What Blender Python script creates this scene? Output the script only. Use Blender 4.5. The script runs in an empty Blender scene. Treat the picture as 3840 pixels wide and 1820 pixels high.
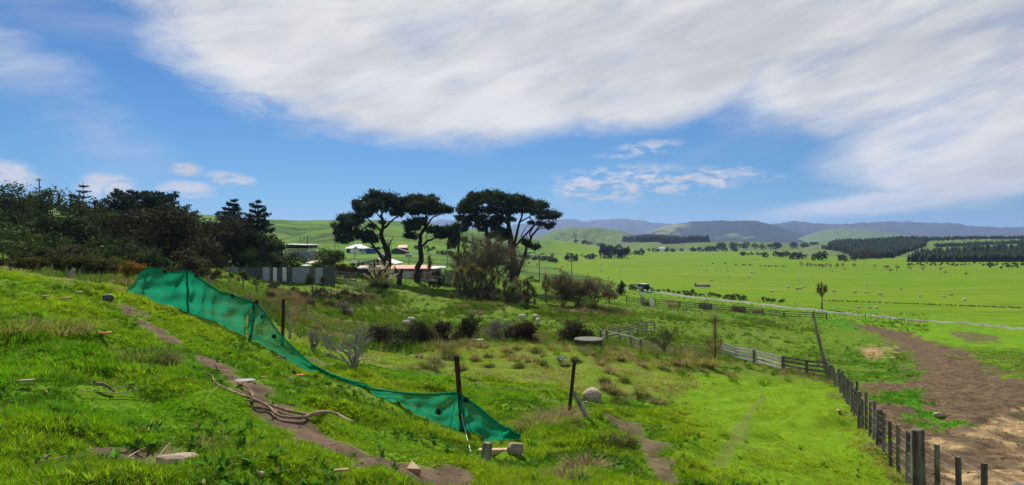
import bpy, math, random
import numpy as np
from mathutils import Vector, Matrix

# ------------------------------------------------------------------ camera, sky, sun, exposure
SC = bpy.context.scene
COL = SC.collection
R = math.radians
F = 2501.4                      # focal length in photograph pixels (75 degrees across 3840)
cam_d = bpy.data.cameras.new('camera'); cam = bpy.data.objects.new('camera', cam_d); COL.objects.link(cam)
cam.location = (0, 0, 0); cam.rotation_euler = (R(90), 0, 0)
cam_d.sensor_width = 36; cam_d.lens = 36*F/3840; cam_d.clip_start = 0.1; cam_d.clip_end = 40000
SC.camera = cam
SUN_AZ, SUN_EL = R(-16), R(46)  # left of the view axis, in front of the camera
SC.view_settings.view_transform = 'Standard'; SC.view_settings.look = 'None'
SC.view_settings.gamma = 1.0; SC.view_settings.exposure = 0.55
SC.view_settings.use_curve_mapping = False
SC.render.engine = 'CYCLES'
cy = SC.cycles
cy.max_bounces = 5; cy.diffuse_bounces = 3; cy.glossy_bounces = 2; cy.transmission_bounces = 4
cy.transparent_max_bounces = 24; cy.volume_bounces = 0; cy.use_denoising = True
cy.sample_clamp_indirect = 4

class NT:
    """small node-tree builder"""
    def __init__(s, tree): s.t = tree; s.n = tree.nodes; s.l = tree.links
    def node(s, typ, ins=None, **kw):
        n = s.n.new(typ)
        for k, v in kw.items(): setattr(n, k, v)
        for k, v in (ins or {}).items():
            if isinstance(v, bpy.types.NodeSocket): s.l.new(v, n.inputs[k])
            else: n.inputs[k].default_value = v
        return n
    def m(s, op, a, b=0.0, c=0.0, clamp=False):
        return s.node('ShaderNodeMath', {0: a, 1: b, 2: c}, operation=op, use_clamp=clamp).outputs[0]
    def mix(s, f, a, b, blend='MIX'):
        n = s.node('ShaderNodeMix', data_type='RGBA', blend_type=blend)
        for k, v in ((0, f), (6, a), (7, b)):
            if isinstance(v, bpy.types.NodeSocket): s.l.new(v, n.inputs[k])
            elif k and len(v) == 3: n.inputs[k].default_value = (*v, 1)
            else: n.inputs[k].default_value = v
        return n.outputs[2]
    def noise(s, vec, scale, detail=3, rough=.55, dist=0, out=0):
        ins = {'Scale': scale, 'Detail': detail, 'Roughness': rough, 'Distortion': dist}
        if vec is not None: ins['Vector'] = vec
        return s.node('ShaderNodeTexNoise', ins).outputs[out]
    def ss(s, x, lo, hi, a=0.0, b=1.0):
        return s.node('ShaderNodeMapRange', {0: x, 1: lo, 2: hi, 3: a, 4: b}, interpolation_type='SMOOTHSTEP').outputs[0]
    def vmul(s, v, xyz):
        return s.node('ShaderNodeVectorMath', {0: v, 1: xyz}, operation='MULTIPLY').outputs[0]
    def vadd(s, v, w):
        return s.node('ShaderNodeVectorMath', {0: v, 1: w}, operation='ADD').outputs[0]

world = bpy.data.worlds.new('World'); SC.world = world; world.use_nodes = True
def build_world():
    w = NT(world.node_tree); w.n.clear()
    sky = w.node('ShaderNodeTexSky', sky_type='NISHITA', sun_disc=False, sun_elevation=SUN_EL, sun_rotation=SUN_AZ,
                 air_density=1.0, dust_density=0.05, ozone_density=3.0, altitude=50)
    d = w.node('ShaderNodeTexCoord').outputs['Generated']
    sp = w.node('ShaderNodeSeparateXYZ', {0: d}); x, y, z = sp.outputs
    az = w.m('MULTIPLY', w.m('ARCTAN2', x, y), 57.2958); el = w.m('MULTIPLY', w.m('ARCSINE', z), 57.2958)
    # the cloud sheet: a flat layer high above, so its noise is stretched by perspective
    zc = w.m('MAXIMUM', z, 0.03)
    pl = w.node('ShaderNodeCombineXYZ', {0: w.m('DIVIDE', x, zc), 1: w.m('DIVIDE', y, zc), 2: 0.0}).outputs[0]
    ang = w.node('ShaderNodeCombineXYZ', {0: az, 1: el, 2: 0.0}).outputs[0]
    wob = w.noise(w.vmul(ang, (.07, .12, 1)), 1.0, 4, .5, out=1)
    ws = w.node('ShaderNodeSeparateXYZ', {0: wob})
    fine = w.noise(w.vmul(ang, (.28, .75, 1)), 1.0, 6, .66, .5, out=0)
    azw = w.m('ADD', w.m('ADD', az, w.m('MULTIPLY', w.m('SUBTRACT', ws.outputs[0], .5), 9.0)), w.m('MULTIPLY', w.m('SUBTRACT', fine, .5), 4.0))
    elw = w.m('ADD', w.m('ADD', el, w.m('MULTIPLY', w.m('SUBTRACT', ws.outputs[1], .5), 4.0)), w.m('MULTIPLY', w.m('SUBTRACT', fine, .5), 2.2))
    def blob(a0, e0, ra, re, rot, soft, amp=1.0, src=(azw, elw)):
        c, s = math.cos(R(rot)), math.sin(R(rot))
        da, de = w.m('SUBTRACT', src[0], a0), w.m('SUBTRACT', src[1], e0)
        p = w.m('DIVIDE', w.m('ADD', w.m('MULTIPLY', da, c), w.m('MULTIPLY', de, s)), ra)
        q = w.m('DIVIDE', w.m('SUBTRACT', w.m('MULTIPLY', de, c), w.m('MULTIPLY', da, s)), re)
        r = w.m('SQRT', w.m('ADD', w.m('MULTIPLY', p, p), w.m('MULTIPLY', q, q)))
        return w.ss(r, 1+soft, 1-soft, 0, amp)
    def union(lst):
        o = lst[0]
        for k in lst[1:]: o = w.m('MAXIMUM', o, k)
        return o
    az2 = w.m('ADD', az, w.m('MULTIPLY', w.m('SUBTRACT', fine, .5), 2.6)); el2 = w.m('ADD', el, w.m('MULTIPLY', w.m('SUBTRACT', fine, .5), 1.0))
    def bp(U, V, rU, rV, rot=0, soft=.25, amp=1.0, small=False):   # a cloud bank at the bearing and height the photograph shows
        a = math.atan((U-1920)/F); e = math.atan((910-V)/F*math.cos(a))
        return blob(math.degrees(a), math.degrees(e), rU*.0229*math.cos(a)**2, rV*.0229*math.cos(a), rot, soft, amp, (az2, el2) if small else (azw, elw))
    big = union([bp(1650, 90, 980, 430, 0, .14), bp(2300, 170, 600, 300, 0, .2), bp(1000, -150, 560, 330, 0, .2), bp(2900, -100, 900, 330, 0, .25)])
    right = union([bp(3420, 200, 800, 260, 6, .3), bp(3650, 520, 620, 190, 8, .35), bp(3420, 745, 560, 42, 6, .5, .9, True), bp(3600, 640, 420, 70, 5, .5, 1.0)])
    patch = union([bp(2330, 690, 260, 62, 4, .5, 1, True), bp(2620, 680, 190, 42, 6, .5, 1, True), bp(2400, 560, 130, 24, 6, .6, .8, True), bp(2880, 668, 60, 16, 0, .6, .6, True)])
    cirrus = union([bp(120, 300, 520, 130, -36, .8), bp(250, 20, 600, 90, -8, .9, .45), bp(2900, 430, 420, 90, 12, .9)])
    cum = union([bp(690, 636, 62, 22, 0, .5, .95, True), bp(865, 668, 80, 24, -6, .5, .95, True), bp(700, 704, 100, 22, 0, .5, .95, True), bp(400, 698, 100, 46, 0, .5, 1, True), bp(20, 650, 120, 42, -14, .5, 1, True), bp(730, 730, 60, 14, 0, .6, .8, True)])
    rot = w.node('ShaderNodeVectorRotate', {'Vector': ang, 'Angle': R(-14)}, rotation_type='Z_AXIS').outputs[0]
    streak = w.noise(w.vmul(rot, (.07, .30, 1)), 1.0, 7, .60, .25)
    puff = w.noise(w.vmul(ang, (.55, 1.5, 1)), 1.0, 6, .62, .3)
    # cover elsewhere in the sky, where the photograph does not look: the same broken sheet
    off = w.ss(w.m('ABSOLUTE', az), 46, 60)
    up = w.ss(el, 24, 34)
    gen = w.m('MULTIPLY', w.m('MAXIMUM', off, up), w.ss(w.noise(w.vmul(pl, (.22, .3, 1)), 1.0, 5, .6), .46, .60))
    gen = w.m('MULTIPLY', gen, w.ss(el, 4, 12))
    dens = w.m('MULTIPLY', big, w.ss(streak, .24, .52, .72, 1.0))
    dens = w.m('MAXIMUM', dens, w.m('MULTIPLY', right, w.ss(streak, .34, .56, .62, .97)))
    dens = w.m('MAXIMUM', dens, w.m('MULTIPLY', patch, w.ss(puff, .40, .62)))
    dens = w.m('MAXIMUM', dens, w.m('MULTIPLY', cirrus, w.ss(streak, .30, .75, 0, .62)))
    dens = w.m('MAXIMUM', dens, w.m('MULTIPLY', cum, w.ss(puff, .30, .52)))
    dens = w.m('MAXIMUM', dens, w.m('MULTIPLY', gen, .9), clamp=True)
    shade = w.m('ADD', w.m('MULTIPLY', w.noise(w.vmul(rot, (.05, .13, 1)), 1.0, 4, .5, .2), .65), w.m('MULTIPLY', w.noise(w.vmul(rot, (.16, .62, 1)), 1.0, 6, .62, .2), .35))
    ccol = w.mix(w.ss(shade, .34, .64), (.54, .55, .57), (.82, .81, .79))
    skyc = w.mix(1.0, sky.outputs[0], (.31, .66, 1.0), 'MULTIPLY')
    b1 = w.node('ShaderNodeBackground', {0: skyc, 1: 0.05})
    b2 = w.node('ShaderNodeBackground', {0: ccol, 1: 0.69})
    mx = w.node('ShaderNodeMixShader', {0: dens, 1: b1.outputs[0], 2: b2.outputs[0]})
    out = w.node('ShaderNodeOutputWorld', {0: mx.outputs[0]})
build_world()
world.cycles.sampling_method = 'MANUAL'; world.cycles.sample_map_resolution = 256
sun_d = bpy.data.lights.new('sun', 'SUN'); sun = bpy.data.objects.new('sun', sun_d); COL.objects.link(sun)
sun_d.energy = 5.0; sun_d.angle = R(0.6); sun_d.color = (1.0, .95, .86)
to_sun = Vector((math.sin(SUN_AZ)*math.cos(SUN_EL), math.cos(SUN_AZ)*math.cos(SUN_EL), math.sin(SUN_EL)))
sun.rotation_euler = to_sun.to_track_quat('Z', 'Y').to_euler()

# ------------------------------------------------------------------ terrain shape
def _hash(ix, iy, seed):
    h = (ix.astype(np.int64)*374761393 + iy.astype(np.int64)*668265263 + seed*1442695041) & 0xffffffff
    h = ((h ^ (h >> 13))*1274126177) & 0xffffffff
    return ((h ^ (h >> 16)) & 0xffff)/65535.0
def vnoise(x, y, seed=0):
    x = np.asarray(x, float); y = np.asarray(y, float)
    ix, iy = np.floor(x), np.floor(y); fx, fy = x-ix, y-iy
    fx = fx*fx*fx*(fx*(fx*6-15)+10); fy = fy*fy*fy*(fy*(fy*6-15)+10)
    a, b = _hash(ix, iy, seed), _hash(ix+1, iy, seed); c, d = _hash(ix, iy+1, seed), _hash(ix+1, iy+1, seed)
    return (a*(1-fx)+b*fx)*(1-fy) + (c*(1-fx)+d*fx)*fy - .5
def fbm(x, y, seed=0, o=3):
    s = 0; a = 1.0
    for k in range(o): s = s + a*vnoise(x*2**k, y*2**k, seed+k*17); a *= .5
    return s
def sstep(x, a, b):
    t = np.clip((np.asarray(x, float)-a)/(b-a), 0, 1); return t*t*(3-2*t)

def P(U, V, d): return ((U-1920)/F*d, d, (910-V)/F*d)
# photograph points with estimated distance: the ground passes through each
CP = [(0,1820,4.1),(700,1820,4.5),(1500,1820,5.2),(2200,1820,6.8),(2800,1820,9.2),(3445,1853,11.5),(3840,1850,13.0),
 (0,1500,6.2),(0,1250,9.5),(0,1066,17),(480,1132,19),(480,1250,13.2),(480,1500,7.5),(640,1270,14),(1000,1500,9),(1553,1760,6.2),
 (475,1105,22),(705,1180,20.5),(880,1255,19),(935,1280,18.5),(1040,1335,17),(1180,1400,15.6),(1370,1478,14),(1560,1560,12.9),(1730,1625,12.3),(1940,1648,11),
 (1930,1690,9.3),(2140,1560,14.5),(2220,1510,24),(2500,1600,19),(2800,1600,19.5),(3294,1691,17.6),(3224,1595,21.4),(3180,1520,26.8),(3145,1467,32.7),(3108,1428,45),
 (2700,1500,27),(2700,1400,42),(2707,1332,62),(2935,1392,49),(1700,1312,38),(2000,1292,42),(2300,1310,42),(1300,1350,26),(1337,1396,20.8),
 (1550,1220,74),(1300,1180,72),(1000,1150,60),(2000,1210,76),(2300,1190,86),(1600,1272,57),(2000,1276,60),(1550,1315,46),(1200,1280,40),
 (2255,1284,66),(2455,1250,75),(2700,1200,100),(2900,1240,92),(3053,1199,107),(3100,1300,72),(3400,1300,70),(3840,1500,31),(3840,1300,66),(3840,1238,99),(3500,1500,31),
 (2400,1090,171),(3200,1168,134),(2660,1121,152),(2816,1139,140),(3049,1163,127),(3840,1120,170),(2350,1130,140),(2500,1160,118),
 (1575,1063,117),(1000,1058,93),(1250,1060,95),(700,1010,70),(0,1036,45),(430,1060,48),(900,1102,50),(1850,1130,95),(1720,1068,125),(2010,1075,140),(2023,1052,195),
 (1300,985,200),(1330,952,290),(1500,958,270),(1750,975,300),(1700,940,420),(1900,935,700),(2200,963,660),(2600,945,1000),(3300,945,1000),(3840,965,640),(3840,1010,350),(3000,990,438),(2500,1000,389),
 (1020,826,900),(1200,825,900),(1350,827,900),(1500,834,930),(1600,842,950),(1720,862,1000),(1850,885,1050),(2000,900,1150),(1200,880,560),(1400,885,560),(1600,900,600),
 (0,850,105),(400,890,105),(800,965,105),(1000,955,130),(0,780,300),(600,850,400),(300,780,900)]
XYZ = [P(*c) for c in CP]
XYZ += [(0,0,-1.62),(-3,-3,-1.1),(3,-4,-1.9),(0,-12,.6),(-14,2,-.3),(14,3,-4.2),(-60,-20,4),(60,-20,-9),(0,-90,8),(-120,40,8),(160,60,-14),(-300,100,14),(400,100,-14),
        (-900,600,45),(-500,1500,20),(0,1500,0),(300,1600,-13),(900,1500,-14),(1500,600,-14),(0,-1500,15),(-1500,-300,40),(1500,-700,-10),(600,3500,-14),(-1500,3500,-10),(2500,3500,-14),(3500,1500,-14),
        (300,9000,-14),(5000,9000,-14),(-5000,9000,-14)]
XYZ = np.array(XYZ)
def _map(x, y):
    r = np.hypot(x, y)+1e-9; q = np.log1p(r/6)/r
    return x*q, y*q
_cx, _cy = _map(XYZ[:,0], XYZ[:,1])
def _phi(r2): return .5*r2*np.log(r2+1e-12)
_n = len(_cx); _A = np.zeros((_n+3, _n+3))
_A[:_n,:_n] = _phi((_cx[:,None]-_cx)**2+(_cy[:,None]-_cy)**2) + np.eye(_n)*0.004
_A[:_n,_n:] = np.c_[np.ones(_n), _cx, _cy]; _A[_n:,:_n] = _A[:_n,_n:].T
# solved on the height divided by a distance scale, so near points keep their precision
_W = np.linalg.solve(_A, np.r_[XYZ[:,2]/(4+np.hypot(XYZ[:,0], XYZ[:,1])), 0, 0, 0])
def Zbase(x, y):
    x = np.asarray(x, float); y = np.asarray(y, float); sh = x.shape; x = x.ravel(); y = y.ravel()
    X, Y = _map(x, y); o = np.empty_like(x)
    for i in range(0, len(x), 40000):
        a, b = X[i:i+40000], Y[i:i+40000]
        o[i:i+40000] = _phi((a[:,None]-_cx)**2+(b[:,None]-_cy)**2)@_W[:_n] + _W[_n]+_W[_n+1]*a+_W[_n+2]*b
    return (o*(4+np.hypot(x, y))).reshape(sh)
def Z(x, y):
    x = np.asarray(x, float); y = np.asarray(y, float)
    z = Zbase(x, y); r = np.hypot(x, y)
    near = 1-sstep(r, 25, 60)
    z = z + near*(.34*fbm(x/1.3, y/1.3, 3, 3)*sstep(r, 2, 6) + .08*vnoise(x/.38, y/.38, 9))
    rough = sstep(r, 26, 42)*(1-sstep(r, 130, 200))
    z = z + rough*(.30*fbm(x/1.6, y/1.6, 5, 2) + .35*fbm(x/6, y/6, 6, 2))
    hill = sstep(r, 300, 600)*sstep(-x+.18*y, 0, 160)*(1-sstep(r, 2000, 3000))
    sx = x*.8+y*.35
    z = z + hill*(52*(np.abs(fbm(sx/110+.5*vnoise(x/300, y/300, 4), y/420, 11, 3))-.28) + 8*fbm(x/40, y/90, 12, 3))*sstep(-z+60, 0, 60)*(1-.75*sstep(z, 14, 26))
    return z
def Z1(x, y): return float(Z(np.array([x]), np.array([y]))[0])
_DS = np.geomspace(2.5, 4000, 1500)
def at(U, V, dmin=2.5):
    """where the sight line of a photograph point meets the ground"""
    ds = _DS[_DS >= dmin]; x = (U-1920)/F*ds; z = (910-V)/F*ds
    h = z - Z(x, ds); k = np.where(h <= 0)[0]
    if len(k) == 0: d = ds[np.argmin(np.abs(h/ds))]
    elif k[0] == 0: d = ds[0]
    else:
        i = k[0]; t = h[i-1]/(h[i-1]-h[i]); d = ds[i-1]+t*(ds[i]-ds[i-1])
    x = (U-1920)/F*d
    return Vector((x, d, Z1(x, d)))
def atd(U, d):
    x = (U-1920)/F*d
    return Vector((x, d, Z1(x, d)))
def px(p, n=1): return n*p.y/F          # metres covered by n photograph pixels at point p

# ------------------------------------------------------------------ materials
def new_mat(name):
    m = bpy.data.materials.new(name); m.use_nodes = True
    t = NT(m.node_tree); t.n.clear(); return m, t
def finish(t, col, rough=.85, trans=0.0, tcol=None, bump=None, bstr=.3, bdist=.02, spec=.2, metal=0.0):
    ins = {'Base Color': col if isinstance(col, bpy.types.NodeSocket) else (*col, 1), 'Roughness': rough, 'Specular IOR Level': spec, 'Metallic': metal}
    if bump is not None:
        ins['Normal'] = t.node('ShaderNodeBump', {'Height': bump, 'Strength': bstr, 'Distance': bdist}).outputs[0]
    b = t.node('ShaderNodeBsdfPrincipled', ins); sh = b.outputs[0]
    if trans > 0:
        tr = t.node('ShaderNodeBsdfTranslucent', {'Color': tcol if tcol is not None else col})
        sh = t.node('ShaderNodeMixShader', {0: trans, 1: sh, 2: tr.outputs[0]}).outputs[0]
    return t.node('ShaderNodeOutputMaterial', {0: sh})
def surf(name, a, b, scale=4.0, rough=.8, bstr=.3, stretch=(1, 1, 1), metal=0.0, spec=.2, c=None, contrast=(.35, .65), obj=True):
    """weathered surface: two colours broken by noise, a third as stains"""
    m, t = new_mat(name)
    v = t.node('ShaderNodeTexCoord').outputs['Object'] if obj else t.node('ShaderNodeNewGeometry').outputs['Position']
    v = t.vmul(v, stretch)
    n1 = t.noise(v, scale, 5, .6); col = t.mix(t.ss(n1, *contrast), a, b)
    if c is not None: col = t.mix(t.ss(t.noise(v, scale*.37, 4, .65, .5), .52, .66), col, c)
    rnd = t.node('ShaderNodeObjectInfo').outputs['Random']
    col = t.mix(1.0, col, t.node('ShaderNodeCombineColor', {0: t.ss(rnd, 0, 1, .78, 1.15), 1: t.ss(rnd, 0, 1, .78, 1.15), 2: t.ss(rnd, 0, 1, .78, 1.15)}).outputs[0], 'MULTIPLY')
    finish(t, col, rough, bump=t.noise(v, scale*4, 4, .6), bstr=bstr, spec=spec, metal=metal); return m
def leaf(name, a, b, c=None, trans=.3, clump=.5, rough=.8, spec=.04):
    """foliage: per-leaf and per-clump colour variation, light passing through the leaf"""
    m, t = new_mat(name)
    g = t.node('ShaderNodeNewGeometry'); isl = g.outputs['Random Per Island']
    n = t.noise(g.outputs['Position'], clump, 3, .6)
    col = t.mix(t.m('ADD', t.m('MULTIPLY', isl, .55), t.m('MULTIPLY', t.ss(n, .3, .7), .5), clamp=True), a, b)
    if c is not None: col = t.mix(t.ss(t.m('ADD', isl, t.m('MULTIPLY', t.m('SUBTRACT', n, .5), 1.4)), .66, .9), col, c)
    finish(t, col, rough, trans, t.mix(.35, col, (.9, 1, .25), 'MULTIPLY'), spec=spec); return m
M = {}
M['pine'] = leaf('pine_needles', (.022, .044, .026), (.052, .082, .042), (.09, .105, .05), .25)
M['pine2'] = leaf('macrocarpa_foliage', (.018, .036, .025), (.040, .066, .040), None, .16)
M['bushdark'] = leaf('dark_evergreen_leaves', (.022, .038, .015), (.060, .085, .030), (.11, .13, .05), .22)
M['bushmid'] = leaf('mid_green_leaves', (.03, .055, .014), (.075, .12, .03), (.13, .15, .05), .25)
M['bushbrown'] = leaf('brownish_scrub_leaves', (.042, .036, .022), (.085, .074, .042), (.13, .11, .065), .22)
M['woodbrown'] = leaf('dark_brown_wood_leaves', (.026, .025, .015), (.056, .051, .030), (.085, .078, .042), .2)
M['bushred'] = leaf('dark_red_leaves', (.045, .016, .014), (.09, .035, .025), (.05, .06, .025), .25)
M['hedge'] = leaf('hedge_leaves', (.045, .045, .016), (.095, .095, .03), (.17, .16, .05), .25)
M['rust_leaf'] = leaf('autumn_orange_leaves', (.16, .085, .02), (.30, .17, .03), None, .3)
M['bright'] = leaf('bright_green_leaves', (.06, .12, .015), (.13, .24, .03), None, .35)
M['willow'] = leaf('willow_catkins', (.10, .095, .03), (.17, .16, .05), None, .35)
M['cabbage'] = leaf('sword_leaves', (.07, .10, .025), (.20, .22, .06), (.38, .26, .13), .4)
M['thicket'] = leaf('rusty_thicket_twigs', (.11, .075, .045), (.21, .15, .09), (.12, .13, .05), .3)
M['willowtwig'] = leaf('brown_willow_twigs', (.075, .055, .04), (.15, .115, .08), (.13, .13, .05), .3)
M['flax'] = leaf('flax_blades', (.06, .09, .02), (.14, .17, .035), (.24, .19, .07), .3)
M['flaxdry'] = leaf('dry_flax_blades', (.30, .24, .07), (.46, .38, .13), (.20, .22, .05), .3)
M['flaxred'] = leaf('reddish_flax_blades', (.14, .07, .04), (.26, .13, .08), (.12, .14, .04), .3)
M['tussock'] = leaf('tussock_blades', (.12, .14, .025), (.28, .28, .07), (.36, .27, .13), .35)
M['drygrass'] = leaf('dry_grass_blades', (.26, .19, .09), (.42, .31, .16), (.15, .17, .05), .35)
M['rush'] = leaf('rush_blades', (.04, .07, .015), (.10, .13, .03), (.22, .17, .08), .3)
M['plume'] = leaf('pampas_plumes', (.46, .39, .26), (.62, .54, .38), None, .4)
M['far_pine'] = leaf('plantation_needles', (.010, .022, .012), (.024, .042, .020), None, .1, clump=.02)
M['far_bush'] = leaf('distant_leaves', (.020, .036, .014), (.055, .075, .028), (.085, .075, .04), .15, clump=.03)
M['redtree'] = leaf('reddish_bare_twigs', (.15, .08, .048), (.25, .145, .09), None, .3)
M['lichen'] = leaf('grey_lichen_twigs', (.10, .10, .075), (.20, .20, .16), None, .2)
M['bark'] = surf('dark_bark', (.020, .016, .013), (.055, .043, .034), 3, .95, .8, (1, 1, .3))
M['barkgrey'] = surf('grey_bark', (.14, .12, .10), (.27, .24, .20), 6, .9, .5, (1, 1, .4))
M['twig'] = surf('brown_twigs', (.075, .052, .036), (.16, .115, .08), 5, .95, .3)
M['twigdark'] = surf('dark_twigs', (.03, .02, .017), (.07, .045, .038), 5, .95, .3)
M['twiggrey'] = surf('pale_grey_twigs', (.16, .15, .125), (.30, .28, .24), 5, .95, .3)
M['branch'] = surf('fallen_branch_bark', (.15, .095, .06), (.32, .23, .155), 7, .9, .7, (1, 1, 1), c=(.10, .055, .04))
M['driftwood'] = surf('dry_stick_wood', (.32, .24, .14), (.5, .40, .26), 8, .9, .5)
M['timber'] = surf('weathered_grey_timber', (.16, .145, .125), (.33, .31, .27), 9, .9, .6, (1, 1, .25), c=(.09, .085, .07))
M['timberdark'] = surf('dark_old_timber', (.085, .076, .063), (.20, .18, .147), 9, .95, .6, (1, 1, .25), c=(.26, .25, .20))
M['timberpale'] = surf('bleached_rail_timber', (.30, .29, .27), (.46, .45, .42), 6, .85, .5, (.3, .3, 1), c=(.27, .26, .24))
M['sawn'] = surf('sawn_pale_timber', (.34, .24, .14), (.48, .35, .21), 10, .85, .4, (1, .2, 1))
M['rust'] = surf('rusty_steel', (.030, .015, .012), (.075, .032, .022), 14, .8, .5, c=(.11, .045, .02))
M['wire'] = surf('galvanised_wire', (.16, .16, .155), (.28, .28, .27), 10, .9, .1, spec=.05)
M['pipe'] = surf('grey_green_gate_pipe', (.14, .19, .15), (.25, .30, .25), 10, .55, .1, metal=.3)
M['stone'] = surf('pale_river_stone', (.27, .20, .145), (.40, .31, .235), 5, .85, .5, c=(.30, .23, .18))
M['conc'] = surf('old_concrete', (.20, .185, .16), (.32, .295, .26), 3, .9, .4, c=(.15, .13, .11))
M['tankwall'] = surf('dark_brown_concrete', (.05, .042, .033), (.10, .085, .065), 3, .95, .4)  # tank wall, a darker brown than its lid
M['tanklid'] = surf('olive_grey_lid', (.13, .13, .095), (.21, .20, .155), 3, .95, .4)
M['white'] = surf('white_weatherboard_paint', (.76, .77, .78), (.86, .86, .85), 2, .6, .15)
M['roofw'] = surf('pale_roof_iron', (.60, .57, .54), (.76, .72, .69), 1.2, .5, .2)
M['roofp'] = surf('pinkish_old_roof_iron', (.36, .27, .23), (.50, .39, .34), 1.5, .7, .2)
M['roofb'] = surf('blue_grey_roof_iron', (.34, .40, .46), (.46, .52, .58), 1.2, .5, .2)
M['roofr'] = surf('faded_red_roof_iron', (.46, .14, .09), (.60, .23, .16), 1.5, .6, .2, c=(.5, .33, .27))
M['roofd'] = surf('dark_roof_iron', (.025, .025, .027), (.06, .06, .06), 2, .6, .2)
M['rooft'] = surf('tan_roof_iron', (.40, .32, .17), (.52, .43, .25), 2, .7, .2)
M['shedwall'] = surf('dark_shed_boards', (.045, .05, .042), (.10, .105, .09), 3, .9, .4)
M['cont'] = surf('weathered_white_container_paint', (.58, .56, .51), (.74, .72, .66), 2.2, .7, .3, c=(.36, .17, .10))
M['contred'] = surf('rust_red_container_steel', (.30, .085, .045), (.42, .16, .09), 3, .75, .3)
M['iron_d'] = surf('dark_fence_iron', (.06, .08, .08), (.11, .135, .135), 3, .6, .3)
M['iron_g'] = surf('blue_grey_fence_iron', (.25, .29, .34), (.35, .39, .44), 3, .5, .3)
M['iron_w'] = surf('bright_new_fence_iron', (.80, .82, .84), (.88, .89, .90), 3, .45, .2)
M['glass'] = surf('dark_window_glass', (.012, .014, .016), (.03, .035, .04), 2, .12, .0, spec=.6)
M['blue'] = surf('bright_blue_sheet', (.012, .06, .26), (.02, .10, .38), 2, .55, .2)
M['paintw'] = surf('white_car_paint', (.62, .64, .66), (.70, .72, .74), 2, .25, .0, spec=.5)
M['paintk'] = surf('black_car_paint', (.008, .009, .012), (.016, .017, .02), 2, .22, .0, spec=.5)
M['tyre'] = surf('tyre_rubber', (.012, .012, .012), (.025, .025, .025), 6, .9, .2)
M['rim'] = surf('alloy_rim', (.25, .25, .26), (.38, .38, .40), 6, .4, .1, metal=.7)
M['decalb'] = surf('light_blue_decal', (.16, .34, .62), (.24, .44, .70), 3, .4, .0)
M['decaly'] = surf('yellow_decal', (.60, .46, .03), (.70, .55, .05), 3, .4, .0)
M['decalnavy'] = surf('navy_decal', (.02, .05, .16), (.03, .08, .24), 3, .4, .0)
M['wool'] = surf('sheep_wool', (.27, .215, .16), (.43, .36, .275), 9, .98, 1.0, c=(.26, .22, .17))
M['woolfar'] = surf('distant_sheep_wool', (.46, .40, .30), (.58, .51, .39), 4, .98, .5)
M['redplastic'] = surf('red_plastic', (.55, .06, .03), (.70, .12, .05), 6, .5, .2)
M['greyplastic'] = surf('pale_crumpled_plastic', (.42, .44, .47), (.66, .68, .70), 12, .5, .5, c=(.12, .13, .17))
M['rope'] = surf('white_cord', (.5, .5, .48), (.7, .7, .68), 20, .9, .4)
M['gravel'] = surf('gravel_road', (.20, .19, .165), (.30, .285, .25), .8, .95, .4, c=(.15, .16, .09), obj=False)
M['signboard'] = surf('pale_sign_board', (.50, .60, .60), (.60, .70, .70), 3, .6, .1)

# ------------------------------------------------------------------ object helpers
def tag(o, label=None, cat=None, group=None, kind=None):
    if label: o['label'] = label
    if cat: o['category'] = cat
    if group: o['group'] = group
    if kind: o['kind'] = kind
    return o
def empty(name, loc=(0, 0, 0), rz=0, label=None, cat=None, group=None):
    o = bpy.data.objects.new(name, None); COL.objects.link(o); o.empty_display_size = .2
    o.location = loc; o.rotation_euler = (0, 0, rz); return tag(o, label, cat, group)
def link(name, me, mat=None, parent=None, loc=None, rz=None):
    o = bpy.data.objects.new(name, me); COL.objects.link(o)
    if mat is not None and not me.materials: me.materials.append(M[mat] if isinstance(mat, str) else mat)
    if parent is not None: o.parent = parent
    if loc is not None: o.location = loc
    if rz is not None: o.rotation_euler = (0, 0, rz)
    return o
def mesh_np(name, V, Fq, smooth=False):
    """mesh from arrays: V (n,3), Fq (m,k) all faces of k corners"""
    V = np.ascontiguousarray(V, np.float32); Fq = np.ascontiguousarray(Fq, np.int32); m, k = Fq.shape
    me = bpy.data.meshes.new(name); me.vertices.add(len(V)); me.vertices.foreach_set('co', V.ravel())
    me.loops.add(m*k); me.loops.foreach_set('vertex_index', Fq.ravel()); me.polygons.add(m)
    me.polygons.foreach_set('loop_start', np.arange(0, m*k, k, dtype=np.int32))
    if smooth: me.polygons.foreach_set('use_smooth', np.ones(m, bool))
    me.update(calc_edges=True); return me
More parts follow.
